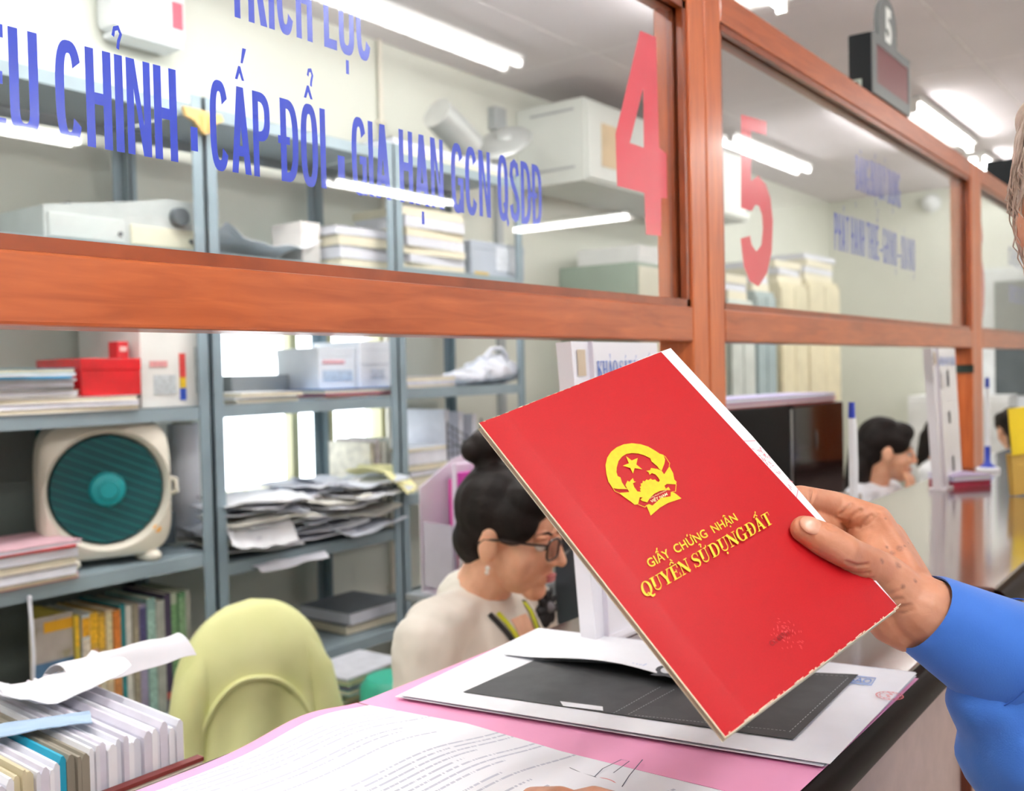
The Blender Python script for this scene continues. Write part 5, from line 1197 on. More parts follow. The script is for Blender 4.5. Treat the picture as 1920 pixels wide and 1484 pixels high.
# ---- middle rack: sunlit papers, boxes, the messy pile
y0 = SY0 + .03
random.seed(31)
zc_ = L3z + .001
flat_stack(P(420, 760).x + .035, P(560, 760).x, y0, y0 + .24, zc_, [.010, .008, .012], ['#f0efec', '#e2e2df', '#f4f3f0'], lambda i: ['lowest white file on the sunlit shelf', 'middle white file on the sunlit shelf', 'top white file on the sunlit shelf'][i], 'files on the sunlit shelf', 'file_folder', 'file', .014, 33)
carton('grey_box', P(424, 700, 1.8).x + .02, P(540, 700, 1.8).x, 1.80, 1.90, zc_, P(480, 704, 1.8).z, '#9aa3a8', 'grey box standing behind the white files before the window')
carton('white_box', P(598, 700, 1.66).x, P(666, 700, 1.66).x, 1.66, 1.86, zc_ + .0305, P(630, 652, 1.66).z, '#e6ecf2', 'white carton with pale print at the left of the pair by the window', print_=[(.1, .7, .6, .7, '#d9a9b0'), (.1, .9, .2, .45, '#b9cbdc')])
carton('white_box', P(676, 700, 1.64).x, P(738, 700, 1.64).x, 1.64, 1.86, zc_ + .0305, P(700, 640, 1.64).z, '#edf0f6', 'white carton beside the rack post, right of the pair', print_=[(.0, 1, .50, .51, '#b9bfca'), (.3, .7, .2, .4, '#c9d0dc')])
flat_stack(P(598, 750, 1.6).x, P(742, 750, 1.6).x, 1.585, 1.87, zc_, [.009, .008, .013], ['#3b78b8', '#a34a4a', '#4a86c4'], lambda i: ['blue file lowest under the two white cartons', 'dark red file between blue ones under the cartons', 'blue file just under the two white cartons'][i], 'coloured files under the cartons', 'file_folder', 'file', .004, 35)
# hanging white sheets and translucent folders standing on the second shelf, right half
for i, (px, w_, col) in enumerate(((694, .018, '#efe9d8'), (706, .012, '#f3e9ea'), (716, .02, '#f4f2e6'), (730, .014, '#e2e4dc'))):
    x = P(px, 850, 1.68).x
    book(x, x + w_, 1.68, 1.88, L2z - .04 + .001, L2z + .24 + .01 * (i % 2), col, ['cream file standing first by the window post', 'pinkish file standing second by the window post', 'ivory file standing third by the window post', 'grey-white file standing nearest the window post'][i], 'files standing by the window post', 0, None, 'file_folder', 'file')
# the messy pile of loose papers
mz = .925 + .001
xs0, xs1 = P(440, 1000).x, P(745, 1000).x
random.seed(44); zz = mz
tints = [m_paper, m_paper2, mat('bluish_paper', '#d3d9e4', .7, .04, 30), mat('warm_paper', '#eae8df', .7, .03, 30)]
k = 0
for layer in range(9):
    for q in range(3):
        cx_ = lerp(xs0, xs1, (q + .5) / 3 + random.uniform(-.08, .08)); cy_ = SY0 + random.uniform(.04, .22)
        wp = random.uniform(.22, .30); cx_ = min(max(cx_, xv0 + .045 + wp * .52), xv1 - .01 - wp * .5)
        crumple('loose_paper', cx_, cy_, zz + random.uniform(0, .008), wp, random.uniform(.20, .28), .022, random.uniform(-.35, .35), 100 + k, tints[k % 4], 'crumpled paper in the %s third of the messy pile, %s layer from the bottom' % (['left', 'middle', 'right'][q], ['first', 'second', 'third', 'fourth', 'fifth', 'sixth', 'seventh', 'eighth', 'ninth'][layer]), 'paper', 'loose papers in the messy pile', .006 * (k % 3), .004, .0)
        k += 1
    zz += .0185
crumple('draped_paper', P(470, 1000).x, SY0 + .02, mz + .085, .20, .16, .03, -.2, 301, m_paper, 'curled white sheet drooping over the left end of the messy pile', 'paper', None, .02, .0012, .10)
crumple('torn_paper_edge', P(530, 1055).x, SY0 - .005, .897, .26, .05, .012, .02, 302, m_paper2, 'ragged sheet hanging over the shelf edge below the messy pile', 'paper', None, .0, .001, .02)
crumple('draped_paper', P(715, 920).x, SY0 + .03, zz + .012, .16, .20, .03, .5, 303, mat('yellow_edge_paper', '#f4efb4', .6, .05), 'pale yellow sheet drooping at the right top of the messy pile', 'paper', None, .01, .0012, .10)
# low shelves of the middle rack
flat_stack(P(640, 1160, 1.65).x, P(742, 1160, 1.65).x, 1.62, 1.86, .601, [.03, .04], ['#4f555c', '#5a5f68'], lambda i: ['dark grey document tray lowest on the middle rack', 'dark grey document tray stacked on another'][i], 'dark trays on the middle rack', 'document_tray', 'tray', .006, 51)
# pile of magazines on a stool between chair and racks
stx0, stx1 = P(640, 1250, 1.34).x, P(752, 1250, 1.34).x; stz = P(700, 1300, 1.34).z
t = thing('stool', 'low wooden stool holding magazines between the draped chair and racks', 'stool', ((stx0 + stx1) / 2, 1.42, 0)); m_st = mat('stool_wood', '#7c5a3e', .5, .1, 12)
bx('seat', stx0, stx1, 1.32, 1.52, stz - .025, stz, m_st, t, .003)
for x in (stx0 + .015, stx1 - .04):
    for y in (1.335, 1.48): bx('leg', x, x + .025, y, y + .025, 0, stz - .025, m_st, t)
topz = flat_stack(stx0 + .005, stx1 - .002, 1.325, 1.51, stz + .0005, [.014, .010, .016, .012, .014, .008], ['#2f6d5a', '#d9c43a', '#3a8a80', '#b05aa0', '#5f9a4c', '#dfe2ea'], lambda i: ['dark green magazine lowest on the stool', 'yellow magazine second on the stool', 'teal magazine third on the stool', 'purple magazine fourth on the stool', 'leaf green magazine fifth on the stool', 'white printed pages on top of the stool pile'][i], 'magazines on the stool', 'magazine', 'magazine', .008, 55)
tc_ = PY(740, 1300, 1.05); t = thing('teal_bin', 'round teal plastic bin behind the first clerk', 'bin', (tc_.x, 1.05, 0)); bm = bm_new(); lathe(bm, [(0, .0), (.075, .0), (.085, .3), (.088, PY(740, 1262, 1.05).z - .03), (.07, PY(740, 1262, 1.05).z - .008), (.0, PY(740, 1262, 1.05).z)], Matrix.Translation(V((tc_.x, 1.05, 0))), 32); obj('bin_body', bm, mat('teal_bin_plastic', '#3fae93', .4), t, True)
bm = bm_new(); tube(bm, [V((tc_.x + .086 * cos(2 * pi * i / 32), 1.05 + .086 * sin(2 * pi * i / 32), .45)) for i in range(32)], .005, 6, True); obj('rim', bm, mat('teal_rim', '#2f8f79', .4), t, True)
# upper shelf of middle rack
crumple('paper_sheet', P(480, 440, 1.72).x, 1.74, L4z + .012, .34, .26, .05, .06, 401, m_paper, 'large curled white sheet on the high middle shelf', 'paper', None, .05, .0015)
carton('pale_box', P(566, 450, 1.66).x, P(600, 450, 1.66).x, 1.66, 1.80, L4z + .001, P(570, 415, 1.66).z, '#e8e4e0', 'pale box at the right of the high middle shelf')
# ---- right rack: plastic bag, papers, machine
zb_ = 1.385 + .001
m_bag = mat('plastic_bag_white', '#e4e8f2', .25, .04, 14, .3, 40, coat=.3)
bl, br = P(800, 720, 1.66).x, P(975, 720, 1.66).x
bag = thing('plastic_bag', 'knotted white plastic bag lying on the right rack', 'bag', ((bl + br) / 2, 1.66, zb_))
c0 = V((lerp(bl, br, .62), 1.66, zb_ + .05))
bp = [('e', c0, (.11, .09, .052)), ('e', c0 + V((.09, -.01, -.005)), (.075, .07, .045)), ('e', c0 + V((-.13, .0, -.02)), (.12, .07, .032)), ('e', c0 + V((.02, .0, .035)), (.06, .06, .03))]
hb = blob_mesh(bp, .006, 3); link('bag_body', hb, m_bag, bag)
nrm = [v.normal.copy() for v in hb.vertices]
for v, vn in zip(hb.vertices, nrm): v.co = v.co + vn * (noise.noise(v.co * 22) * .012 + noise.noise(v.co * 60) * .004); v.co.z = max(v.co.z, zb_ + .0005)
bm = bm_new(); tube(bm, [c0 + V((-.05, -.03, .05)), c0 + V((-.02, -.04, .085)), c0 + V((.04, -.04, .09)), c0 + V((.085, -.03, .065)), c0 + V((.10, -.02, .03))], [.012, .009, .008, .009, .013], 8); obj('bag_handle', bm, m_bag, bag, True)
flat_stack(P(757, 730, 1.60).x, P(860, 730, 1.60).x - .03, 1.59, 1.80, zb_, [.010, .012, .016], ['#e6e2ea', '#f1eef0', '#e9e6f2'], lambda i: ['lowest white file left of the plastic bag', 'second white file left of the plastic bag', 'top white file left of the plastic bag'][i], 'white files left of the plastic bag', 'file_folder', 'file', .006, 61)
zq = 1.03 + .001
flat_stack(P(757, 900, 1.62).x, P(838, 900, 1.62).x, 1.60, 1.84, zq, [.05, .02, .02, .045, .012], ['#b9b6a6', '#a7a59a', '#c4c1b2', '#aeb0a8', '#efeff2'], lambda i: ['thick cream ledger lowest on the right rack', 'grey ledger second on the right rack', 'pale ledger third on the right rack', 'thick grey ledger fourth on the right rack', 'white file topping the ledgers on the right rack'][i], 'ledgers on the right rack', 'ledger', 'ledger', .006, 63)
# black mesh file holder with paper
hx0, hx1 = P(840, 830, 1.60).x, P(905, 830, 1.60).x
t = thing('mesh_file_holder', 'black wire mesh file holder with white papers on the right rack', 'holder', ((hx0 + hx1) / 2, 1.7, zq)); m_blk = mat('black_wire', '#3a3c46', .45)
hz0, hzf, hzb = zq, P(850, 865, 1.6).z, P(845, 790, 1.6).z
for x in (hx0, hx1 - .004): bx('side_frame', x, x + .004, 1.60, 1.606, hz0, hzb, m_blk, t); bx('side_frame', x, x + .004, 1.84, 1.846, hz0, hzb, m_blk, t)
for i in range(9):
    zz_ = lerp(hz0 + .005, hzb - .01, i / 8); bm = bm_new(); tube(bm, [V((hx0, 1.603, zz_)), V((hx1, 1.603, zz_ - (.09 if i > 5 else 0) * 1))], .0018, 5); obj('wire', bm, m_blk, t)
for i in range(8):
    xx = lerp(hx0, hx1, i / 7); bm = bm_new(); tube(bm, [V((xx, 1.603, hz0)), V((xx, 1.603, lerp(hzb, hzb - .09, i / 7)))], .0018, 5); obj('wire', bm, m_blk, t)
bx('base', hx0, hx1, 1.60, 1.846, hz0, hz0 + .004, m_blk, t)
for i in range(3):
    bm = bm_new(); x = lerp(hx0 + .02, hx1 - .02, i / 2); box(bm, x - .012, x + .012, 1.62, 1.83, hz0 + .005, P(880, 765 + 6 * i, 1.62).z, None, .001); tag(obj('paper_bundle', bm, m_paper2), ['tall white paper bundle at the left in the mesh holder', 'middle white paper bundle in the mesh holder', 'white paper bundle at the right in the mesh holder'][i], 'paper', 'papers in the mesh holder')
# top of right rack: grey tube and oval lid, stacks on the high shelf
m_tin = mat('grey_tin', '#b9bdbb', .35, .05, 10, metal=.3)
a_, b_ = P(822, 215, 1.72), P(868, 262, 1.72); rr = .062
flat_stack(xw0 + .04, xw1 - .02, 1.60, 1.86, 2.166, [.03, .03], ['#a9b0b2', '#bcc1c0'], lambda i: ['grey roll-file lower of two on top of the right rack', 'grey roll-file under the tilted tube on the right rack'][i], 'grey files on top of the right rack', 'file_folder', 'file', .006, 91)
t = thing('grey_tube', 'short wide grey tube tilted on top of the right rack', 'tube', (b_.x, 1.72, 2.166)); bm = bm_new(); d_ = (b_ - a_).normalized()
cyl(bm, a_ - d_ * .01, b_ + d_ * .045, rr, rr, 36, False); cyl(bm, b_ + d_ * .045, a_ - d_ * .01, rr - .004, rr - .004, 36, False); obj('tube_wall', bm, m_tin, t, True); bm = bm_new(); cyl(bm, a_ - d_ * .012, a_ - d_ * .009, rr, rr, 36); obj('end_cap', bm, mat('tin_cap', '#cfd1cd', .4), t, True)
oc = P(945, 268, 1.70); t = thing('oval_pan', 'flat oval grey lamp shade leaning on top of the right rack', 'shade', (oc.x, 1.70, 2.166)); R_ = Matrix.Rotation(radians(-32), 3, 'Y') @ Matrix.Rotation(radians(20), 3, 'X'); bm = bm_new(); ellipsoid(bm, oc, (.155, .10, .030), R_); obj('shade_bowl', bm, m_tin, t, True); bm = bm_new(); ellipsoid(bm, oc + R_ @ V((0, 0, .028)), (.04, .04, .02), R_); obj('shade_cap', bm, m_tin, t, True)
zh = 1.79 + .001
flat_stack(P(757, 480, 1.60).x, P(868, 480, 1.60).x, 1.59, 1.84, zh, [.022, .03, .026, .035, .03, .04, .03], ['#e8e6dc', '#dcdbd0', '#efede6', '#d5d4c8', '#e9e7de', '#f0eee8', '#dddcd2'], lambda i: 'white file %s in the tall stack on the high right shelf' % ['at the bottom', 'second from the bottom', 'third from the bottom', 'in the middle', 'third from the top', 'second from the top', 'on top'][i], 'tall stack on the high right shelf', 'file_folder', 'file', .006, 71)
carton('blue_grey_box', P(876, 490, 1.62).x, P(975, 490, 1.62).x, 1.60, 1.84, zh, P(920, 455, 1.6).z, '#b3bcc8', 'blue-grey box with a white label on the high right shelf', print_=[(.45, .95, .2, .9, '#e3e8f0'), (.05, .3, .0, .12, '#d9b64a')])
flat_stack(P(630, 500, 1.62).x, P(742, 500, 1.62).x, 1.60, 1.84, L4z + .001, [.03, .04, .035, .03], ['#9aa0a0', '#b5b8b4', '#8f9698', '#a6aaa8'], lambda i: 'grey file %s of the stack on the high middle shelf' % ['lowest', 'second', 'third', 'topmost'][i], 'grey stack on the high middle shelf', 'file_folder', 'file', .008, 73)
# white magazine holder with pink files, on the clerk's desk
desk(.28, 2.30, .075, .52, .74, 'long staff desk behind the first pane')
desk(3.35, 5.0, .075, .50, .74, 'staff desk behind the second pane')
hc_ = PD(830, 1120, 2.30); cx0 = hc_.x; m_cab = mat('table_grey', '#8d9498', .45)
cab = thing('side_table', 'slim grey side table behind the first clerk', 'table', (cx0 + .1, hc_.y, 0))
bx('table_top', cx0 - .02, cx0 + .30, hc_.y - .13, hc_.y + .10, hc_.z - .016, hc_.z, m_cab, cab, .002)
for x in (cx0 - .01, cx0 + .275):
    for y in (hc_.y - .12, hc_.y + .075): bx('leg', x, x + .014, y, y + .014, 0, hc_.z - .016, m_cab, cab)
mh = thing('magazine_holder', 'white plastic magazine holder with pink files behind the first clerk', 'holder', (cx0, hc_.y, hc_.z)); m_wpl = mat('white_plastic_clear', '#e9e8f0', .3, .02)
MHM = Matrix.Translation(V((cx0, hc_.y, hc_.z + .0005))) @ Matrix.Rotation(radians(-10), 4, 'Z'); hh = .31
bm = bm_new()
for y in (-.07, .07):
    pr_ = [(-.005, 0), (.22, 0), (.22, hh * 1.08), (.10, hh), (-.005, hh * .80)]
    A = [bm.verts.new(MHM @ V((x, y, zz))) for x, zz in pr_]; B = [bm.verts.new(MHM @ V((x, y + .003, zz))) for x, zz in pr_]
    for i in range(5): j = (i + 1) % 5; bm.faces.new((A[i], A[j], B[j], B[i]))
    bm.faces.new(A); bm.faces.new(B[::-1])
obj('side', bm, m_wpl, mh)
bx('back_wall', .217, .22, -.067, .07, .003, hh * 1.08, m_wpl, mh, 0, MHM); bx('base', -.005, .217, -.067, .07, 0, .003, m_wpl, mh, 0, MHM)
for i, (y, col, top) in enumerate(((-.055, '#c83aa6', .93), (-.03, '#b8306a', .72), (.0, '#e7dff0', .98), (.03, '#d84fa8', .85))):
    bm = bm_new(); box(bm, .02 + .015 * i, .20, y, y + .018, .004, hh * top, MHM, .001); tag(obj('pink_file', bm, mat('file_' + col, col, .45)), ['magenta file nearest in the magazine holder', 'short crimson file in the magazine holder', 'pale lilac file in the magazine holder', 'pink file at the back of the magazine holder'][i], 'file', 'files in the magazine holder')
bx('front_label', -.0085, -.0055, -.05, .055, .02, .17, mat('label_grey', '#c6c2d2', .4), mh, 0, MHM)
# dark monitor right of the first clerk
mc_ = PD(1085, 1070, 2.1); t = thing('monitor', 'dark computer monitor half hidden behind the booklet', 'monitor', (mc_.x, mc_.y, .74)); MM = Matrix.Translation(V((mc_.x + .10, max(mc_.y, .26), .74))) @ Matrix.Rotation(radians(60), 4, 'Z'); m_mon = mat('monitor_black', '#2a2d31', .4)
bx('screen_housing', -.22, .22, -.012, .016, .09, .38, m_mon, t, .006, MM); bx('screen', -.205, .205, -.0145, -.0125, .105, .365, mat('screen_dark', '#15181c', .15), t, 0, MM); bm = bm_new(); cyl(bm, MM @ V((0, .025, .01)), MM @ V((0, .025, .16)), .018); obj('stand', bm, m_mon, t, True); bx('foot', -.1, .1, -.04, .10, .0005, .012, m_mon, t, .003, MM)

# ---- chair draped with a lime jacket
jc = PY(525, 1230, 1.10); jz = PY(525, 1122, 1.10).z
chx, chy = jc.x, 1.04
chm = office_chair((chx - .08, 1.20 - .24, 0), V((-.33, -1, 0)), 'office chair wearing the lime green jacket', back=False)
m_lime = mat('lime_jacket_cloth', '#eef0b2', .85, .07, 5, .15, 400, sheen=.2, col2='#e0e49c')
jk = thing('lime_jacket', 'lime green jacket draped over the back of an office chair', 'jacket', (chx, 1.2, .45))
JR = Matrix.Rotation(radians(-19), 4, 'Z'); JM = Matrix.Translation(V((chx + .0, 1.20, 0))) @ JR
bx('backrest', -.12, .12, -.018, .018, .55, jz - .06, mat('chair_fabric_dark', '#2b2d33', .8), chm, .012, JM)
bm = bm_new(); tube(bm, [JM @ V((0, -.2, .42)), JM @ V((0, .0, .44)), JM @ V((0, .0, .60))], .014, 8); obj('back_support', bm, mat('chair_plastic', '#1d1e20', .45), chm, True)
bm = bm_new(); NU, NV = 72, 40; rows_ = []
for j in range(NV + 1):
    v = j / NV; row = []
    for i in range(NU):
        a = 2 * pi * i / NU
        # rounded top, widening towards the hem, folds growing downwards
        hgt = jz - .012 - v * .50; k_ = min(1, math.sqrt(max(0, 1 - (1 - min(1, v / .42)) ** 2.2)))
        hw = (.168 * k_ + .055 * v); hd = (.050 * k_ + .030 * v) 
        fold = (.010 * sin(a * 7 + 1.3 + v * 1.5) + .008 * sin(a * 12 + 4 * v) + .006 * sin(a * 4 + 2)) * max(0, v - .30) * 3.4
        x = (hw + fold) * math.copysign(abs(cos(a)) ** .8, cos(a)); y = (hd + fold) * math.copysign(abs(sin(a)) ** .8, sin(a))
        hgt += (.02 * sin(a * 3 + .6) * v)
        row.append(bm.verts.new(JM @ V((x, y, hgt))))
    rows_.append(row)
for A, B in zip(rows_, rows_[1:]):
    for k in range(NU): bm.faces.new((A[k], A[(k + 1) % NU], B[(k + 1) % NU], B[k]))
bm.faces.new(rows_[0][::-1]); jo = obj('jacket_body', bm, m_lime, jk, True)
# seam and collar roll across the back, plus the two sleeves
bm = bm_new(); sp_ = []
for i in range(25):
    s_ = i / 24; a = lerp(-2.35, -1.0, s_); v = .64 - .30 * sin(pi * s_) ** .7
    hgt = jz - .012 - v * .50; sp_.append(JM @ V(((.168 + .055 * v + .004) * math.copysign(abs(cos(a)) ** .8, cos(a)), (.050 + .03 * v + .006) * math.copysign(abs(sin(a)) ** .8, sin(a)), hgt)))
tube(bm, sp_, .006, 8); obj('yoke_seam', bm, m_lime, jk, True)
for q in (-1, 1):
    pts = [JM @ V((q * .105, -.01, jz - .10)), JM @ V((q * .150, -.02, jz - .20)), JM @ V((q * .172, -.03, jz - .33)), JM @ V((q * .182, -.02, jz - .50))]
    bm = bm_new(); tube(bm, pts, [.022, .042, .046, .042], 16); obj('sleeve', bm, m_lime, jk, True)

# ---- tray of upright papers at the lower left, on the desk
fy = .20
trz = PY(320, 1432, fy).z; tx1 = PY(352, 1420, fy).x; tx0 = .30
zt_ = PY(355, 1352, fy).z
tray = thing('paper_tray', 'cream document tray with a dark red rim holding upright papers', 'tray', ((tx0 + tx1) / 2, .32, .74)); m_tray = mat('tray_cream', '#e4ddcf', .5); m_rim = mat('tray_rim', '#7a2f2c', .5)
bx('front', tx0, tx1 + .01, fy - .012, fy - .004, .7405, trz - .004, m_tray, tray); bx('rim', tx0, tx1 + .01, fy - .014, fy - .003, trz - .004, trz, m_rim, tray); bx('base', tx0, tx1 + .01, fy - .004, .47, .7405, .746, m_tray, tray); bx('back', tx0, tx1 + .01, .462, .47, .746, trz, m_tray, tray)
bx('riser', tx0, tx1 + .008, fy, .46, .746, zt_ - .225, m_tray, tray)
random.seed(77); x = PY(-25, 1450, fy).x; i = 0; row_ = []; zb0 = zt_ - .2248
m_bund = [m_paper2, mat('lilac_paper', '#d9d7e4', .7, .05, 40), m_paper]
while x < tx1 - .004:
    w_ = random.uniform(.0035, .010); zt2_ = zt_ + random.uniform(-.006, .004)
    ya = fy + random.uniform(0, .006)
    col = m_bund[i % 3]
    frac = (x - tx0) / (tx1 - tx0)
    pxx = (x - PY(0, 1450, fy).x) / (PY(355, 1420, fy).x - PY(0, 1450, fy).x) * 355
    if 98 < pxx < 116: col, w_ = mat('file_cyan', '#1d9fc0', .45), .007
    elif 20 < pxx < 48: col = mat('file_buff', '#d9cfae', .55)
    elif 116 <= pxx < 150: col = mat('file_brown', '#8d8779', .6)
    bm = bm_new(); xe = min(x + w_ - .0004, tx1)
    # upright bundle whose top edge curls a little to the right
    xm_ = (x + xe) / 2; prof = [(x, zb0 + .0005), (xe, zb0 + .0005), (xe, zt2_ - .001), (xm_ + .0012, zt2_ + .003), (xm_ - .001, zt2_ + .0026), (x, zt2_ - .003)]
    A = [bm.verts.new((a, ya, b)) for a, b in prof]; B = [bm.verts.new((a, .44, b + .012)) for a, b in prof]
    for q in range(6): bm.faces.new((A[q], A[(q + 1) % 6], B[(q + 1) % 6], B[q]))
    bm.faces.new(A); bm.faces.new(B[::-1])
    row_.append((tag(obj('paper_bundle', bm, col), None, 'paper', 'upright papers in the tray'), col.name)); x += w_; i += 1
ORD = ['first', 'second', 'third', 'fourth', 'fifth', 'sixth', 'seventh', 'eighth', 'ninth', 'tenth', 'eleventh', 'twelfth', 'thirteenth', 'fourteenth', 'fifteenth', 'sixteenth', 'seventeenth', 'eighteenth', 'nineteenth', 'twentieth', 'twenty-first', 'twenty-second', 'twenty-third', 'twenty-fourth', 'twenty-fifth', 'twenty-sixth', 'twenty-seventh', 'twenty-eighth', 'twenty-ninth', 'thirtieth'] + ['%dth' % q for q in range(31, 60)]
for n_, (o_, cn_) in enumerate(reversed(row_)):
    o_['label'] = '%s upright bundle, %s from the right end of the paper tray' % ({'file_cyan': 'cyan', 'file_buff': 'buff', 'file_brown': 'grey-brown'}.get(cn_, 'white'), ORD[n_])
# curled loose sheets lying over the row
ca, cb_ = PY(118, 1320, .40).x, PY(350, 1345, .40).x
tag(sheet('curled_sheet', [V((ca, .375, zt_ + .010)), V((cb_, .375, zt_ + .010)), V((cb_, .445, zt_ + .012)), V((ca, .445, zt_ + .012))], m_paper, None, lambda u, v: .022 * sin(pi * v) + .006 * noise.noise(V((u * 4, v * 2, 3))), .0008, 20, 12), 'white sheet curled up along the back of the paper tray', 'paper')
crumple('curled_sheet', PY(105, 1370, .36).x, .36, zt_ + .016, .13, .10, .02, -.1, 502, m_paper, 'white sheet bulging over the left part of the paper tray', 'paper', None, .015, .0008)
crumple('blue_card', PY(20, 1390, .30).x, .29, zt_ + .012, .14, .04, .008, -.45, 503, mat('pale_blue_card', '#9db7d2', .5), 'pale blue card lying across the left of the paper tray', 'folder', None, .0, .0012)
# ------------------------------------------------------------------ things on the counter and at the right
# survey boards standing under the rail
m_board = mat('white_acrylic', '#eceaf0', .25, .02, 6, coat=.2); m_slot = mat('slot_dark', '#3a3c40', .6); m_btxt = mat('survey_blue', '#2f62b8', .5)
def survey_board(xl, w, label, z=CT):
    t = thing('survey_board', label, 'board', (xl + w / 2, -.06, z), 'survey boards on the counter')
    h = zrb - z - .006; yb, ybase = -.052, -.115            # leans a little, with a foot towards the public
    lean = Matrix.Translation(V((xl, ybase + .05, z + .001))) @ Matrix.Rotation(radians(-2.5), 4, 'X')
    tp = .018
    bm = bm_new(); pr = [(0.014, 0), (w, 0), (w, h), (-.004, h)]
    A = [bm.verts.new(lean @ V((x, 0, zz))) for x, zz in pr]; B = [bm.verts.new(lean @ V((x, .022, zz))) for x, zz in pr]
    for i in range(4): j = (i + 1) % 4; bm.faces.new((A[i], A[j], B[j], B[i]))
    bm.faces.new(A); bm.faces.new(B[::-1]); pn = obj('panel', bm, m_board, t)
    bx('foot', .014, w, -.012, .03, 0, .006, m_board, t, .001, Matrix.Translation(V((xl, ybase + .05, z + .0004))))
    bx('edge_strip', .034, .036, -.006, -.0002, .004, h, mat('acrylic_edge', '#d8d2dc', .3), t, 0, lean)
    fr = Frame(lean @ V((0, -.0012, 0)), (lean.to_3x3() @ V((1, 0, 0))), (lean.to_3x3() @ V((0, 0, 1))))
    serif_text('lettering', [(c, k) for c, k in (('K', ''), ('H', ''), ('A', '?'), ('O', ''), (' ', ''), ('S', ''), ('A', '"'), ('T', ''), (' ', ''), ('Y', '"'), (' ', ''), ('K', ''), ('I', ''), ('E', '^\''), ('N', ''))], fr, .050, w - .012, h - .045, .021, m_btxt, pn, .0004)
    polys('tape', [rect(.006, h - .042, .024, h - .010)], fr, mat('beige_tape', '#c6b49c', .6), pn, .0004)
    polys('round_icon', [arc(.075, h - .085, .018, .018, .001, .001, 0, 360, 24)], fr, mat('icon_grey', '#c2bec2', .5), pn, .0004)
    for (x, zz, a, b) in ((.045, h * .78, .016, .045), (.13, h * .78, .020, .045), (.125, h * .5, .018, .032), (.14, h * .16, .016, .04)):
        polys('slot', [rect(x, zz - b / 2, x + a, zz + b / 2)], fr, m_slot, pn, .0004)
    return t
xb1 = PY(1072, 645, -.05).x
survey_board(xb1 + .004, .21, 'white survey board with blue heading half behind the booklet')
xb2 = PY(1750, 800, -.05).x
survey_board(xb2, .24, 'white survey board with dark slots by the far post', CT + .006)
# ticket-number display on the rail
dx0, dx1 = PY(1636, 150, -.02).x, PY(1705, 150, -.02).x
dzt, dzb = PY(1636, 58, -.02).z, ztu + .0005
m_dk = mat('display_black', '#12171a', .5, spec=.2); m_dg = mat('display_grey', '#6d7172', .45)
dd = thing('number_display', 'dark electronic queue display with a round sign reading 5 on the rail', 'display', ((dx0 + dx1) / 2, .02, ztu))
bx('housing', dx0, dx1, -.018, .034, dzb, dzt, m_dk, dd, .003)
bm = bm_new(); fy_ = -.019
for q in ((dx0, dx1, dzb, dzb + .028), (dx0, dx1, dzt - .022, dzt), (dx0, dx0 + .03, dzb + .028, dzt - .022), (dx1 - .018, dx1, dzb + .028, dzt - .022)): box(bm, q[0], q[1], -.022, -.0182, q[2], q[3])
obj('bezel', bm, m_dg, dd)
bx('screen', dx0 + .03, dx1 - .018, -.0205, -.0185, dzb + .028, dzt - .022, mat('display_maroon', '#6e3036', .35, .1, 300), dd)
sc_, sr = (lerp(dx0, dx1, .58), .058), .062
bm = bm_new(); pts = [(sc_[0] + sr * 1.15 * cos(t), dzt + .055 + .068 * sin(t)) for t in [pi * k / 20 for k in range(21)]] + [(sc_[0] - sr * 1.15, dzt), (sc_[0] + sr * 1.15, dzt)]
A = [bm.verts.new((x, -.006, zz)) for x, zz in pts]; B = [bm.verts.new((x, .006, zz)) for x, zz in pts]
for i in range(len(A)): j = (i + 1) % len(A); bm.faces.new((A[i], A[j], B[j], B[i]))
bm.faces.new(A); bm.faces.new(B[::-1]); sgn = obj('round_sign', bm, m_dg, dd)
text_on('sign_number', '5', Frame((0, -.0068, 0), (1, 0, 0), (0, 0, 1)), sc_[0] - .026, sc_[0] + .026, dzt + .016, .084, mat('sign_white', '#eef0ee', .5), sgn, .045)
bx('side_plate', dx0 - .0015, dx0 - .0002, .004, .028, dzb + .004, dzb + .035, mat('plate_pale', '#aebfb4', .5), dd); bm = bm_new(); cyl(bm, (dx0 - .0015, .016, dzb + .025), (dx0 - .003, .016, dzb + .025), .005); obj('button', bm, m_dk, dd, True)
d2x = PY(1902, 320, -.02).x
dd2 = thing('number_display', 'dark queue display further along, cut by the right edge', 'display', (d2x + .2, .02, ztu)); bx('housing', d2x, d2x + .36, -.018, .075, dzb, PY(1902, 296, -.02).z, m_dk, dd2, .003); bx('screen', d2x + .04, d2x + .33, -.0205, -.0185, dzb + .03, PY(1902, 296, -.02).z - .03, mat('display_maroon', '#6e3036', .35, .1, 300), dd2)
# black computer tower on a hutch behind the screen
tz0 = 1.045; tp_ = PZ(1583, 924, tz0)
hut = thing('desk_hutch', 'grey hutch carrying the black computer tower', 'hutch', (tp_.x, tp_.y + .1, 0)); bx('hutch_top', tp_.x - .42, tp_.x + .012, max(.03, tp_.y - .05), tp_.y + .36, tz0 - .022, tz0 - .0005, mat('hutch_grey', '#a49a90', .5), hut, .002)
for x in (tp_.x - .41, tp_.x - .02): bx('hutch_side', x, x + .02, max(.035, tp_.y - .04), tp_.y + .34, 0, tz0 - .022, mat('hutch_grey', '#a49a90', .5), hut)
dep = (PZ(1583, 924, tz0) - EYE).dot(FWD); th_ = 172 * dep / FPX
tw = thing('computer_tower', 'glossy black computer tower behind the second pane', 'computer', (tp_.x, tp_.y, tz0)); m_tw = mat('tower_black', '#08090a', .5, .1, 10, spec=.2); m_gl = mat('tower_gloss', '#16090c', .12, .1, 6, coat=.3, spec=.3)
fdir = (EYE - tp_); fdir.z = 0; fdir.normalize()
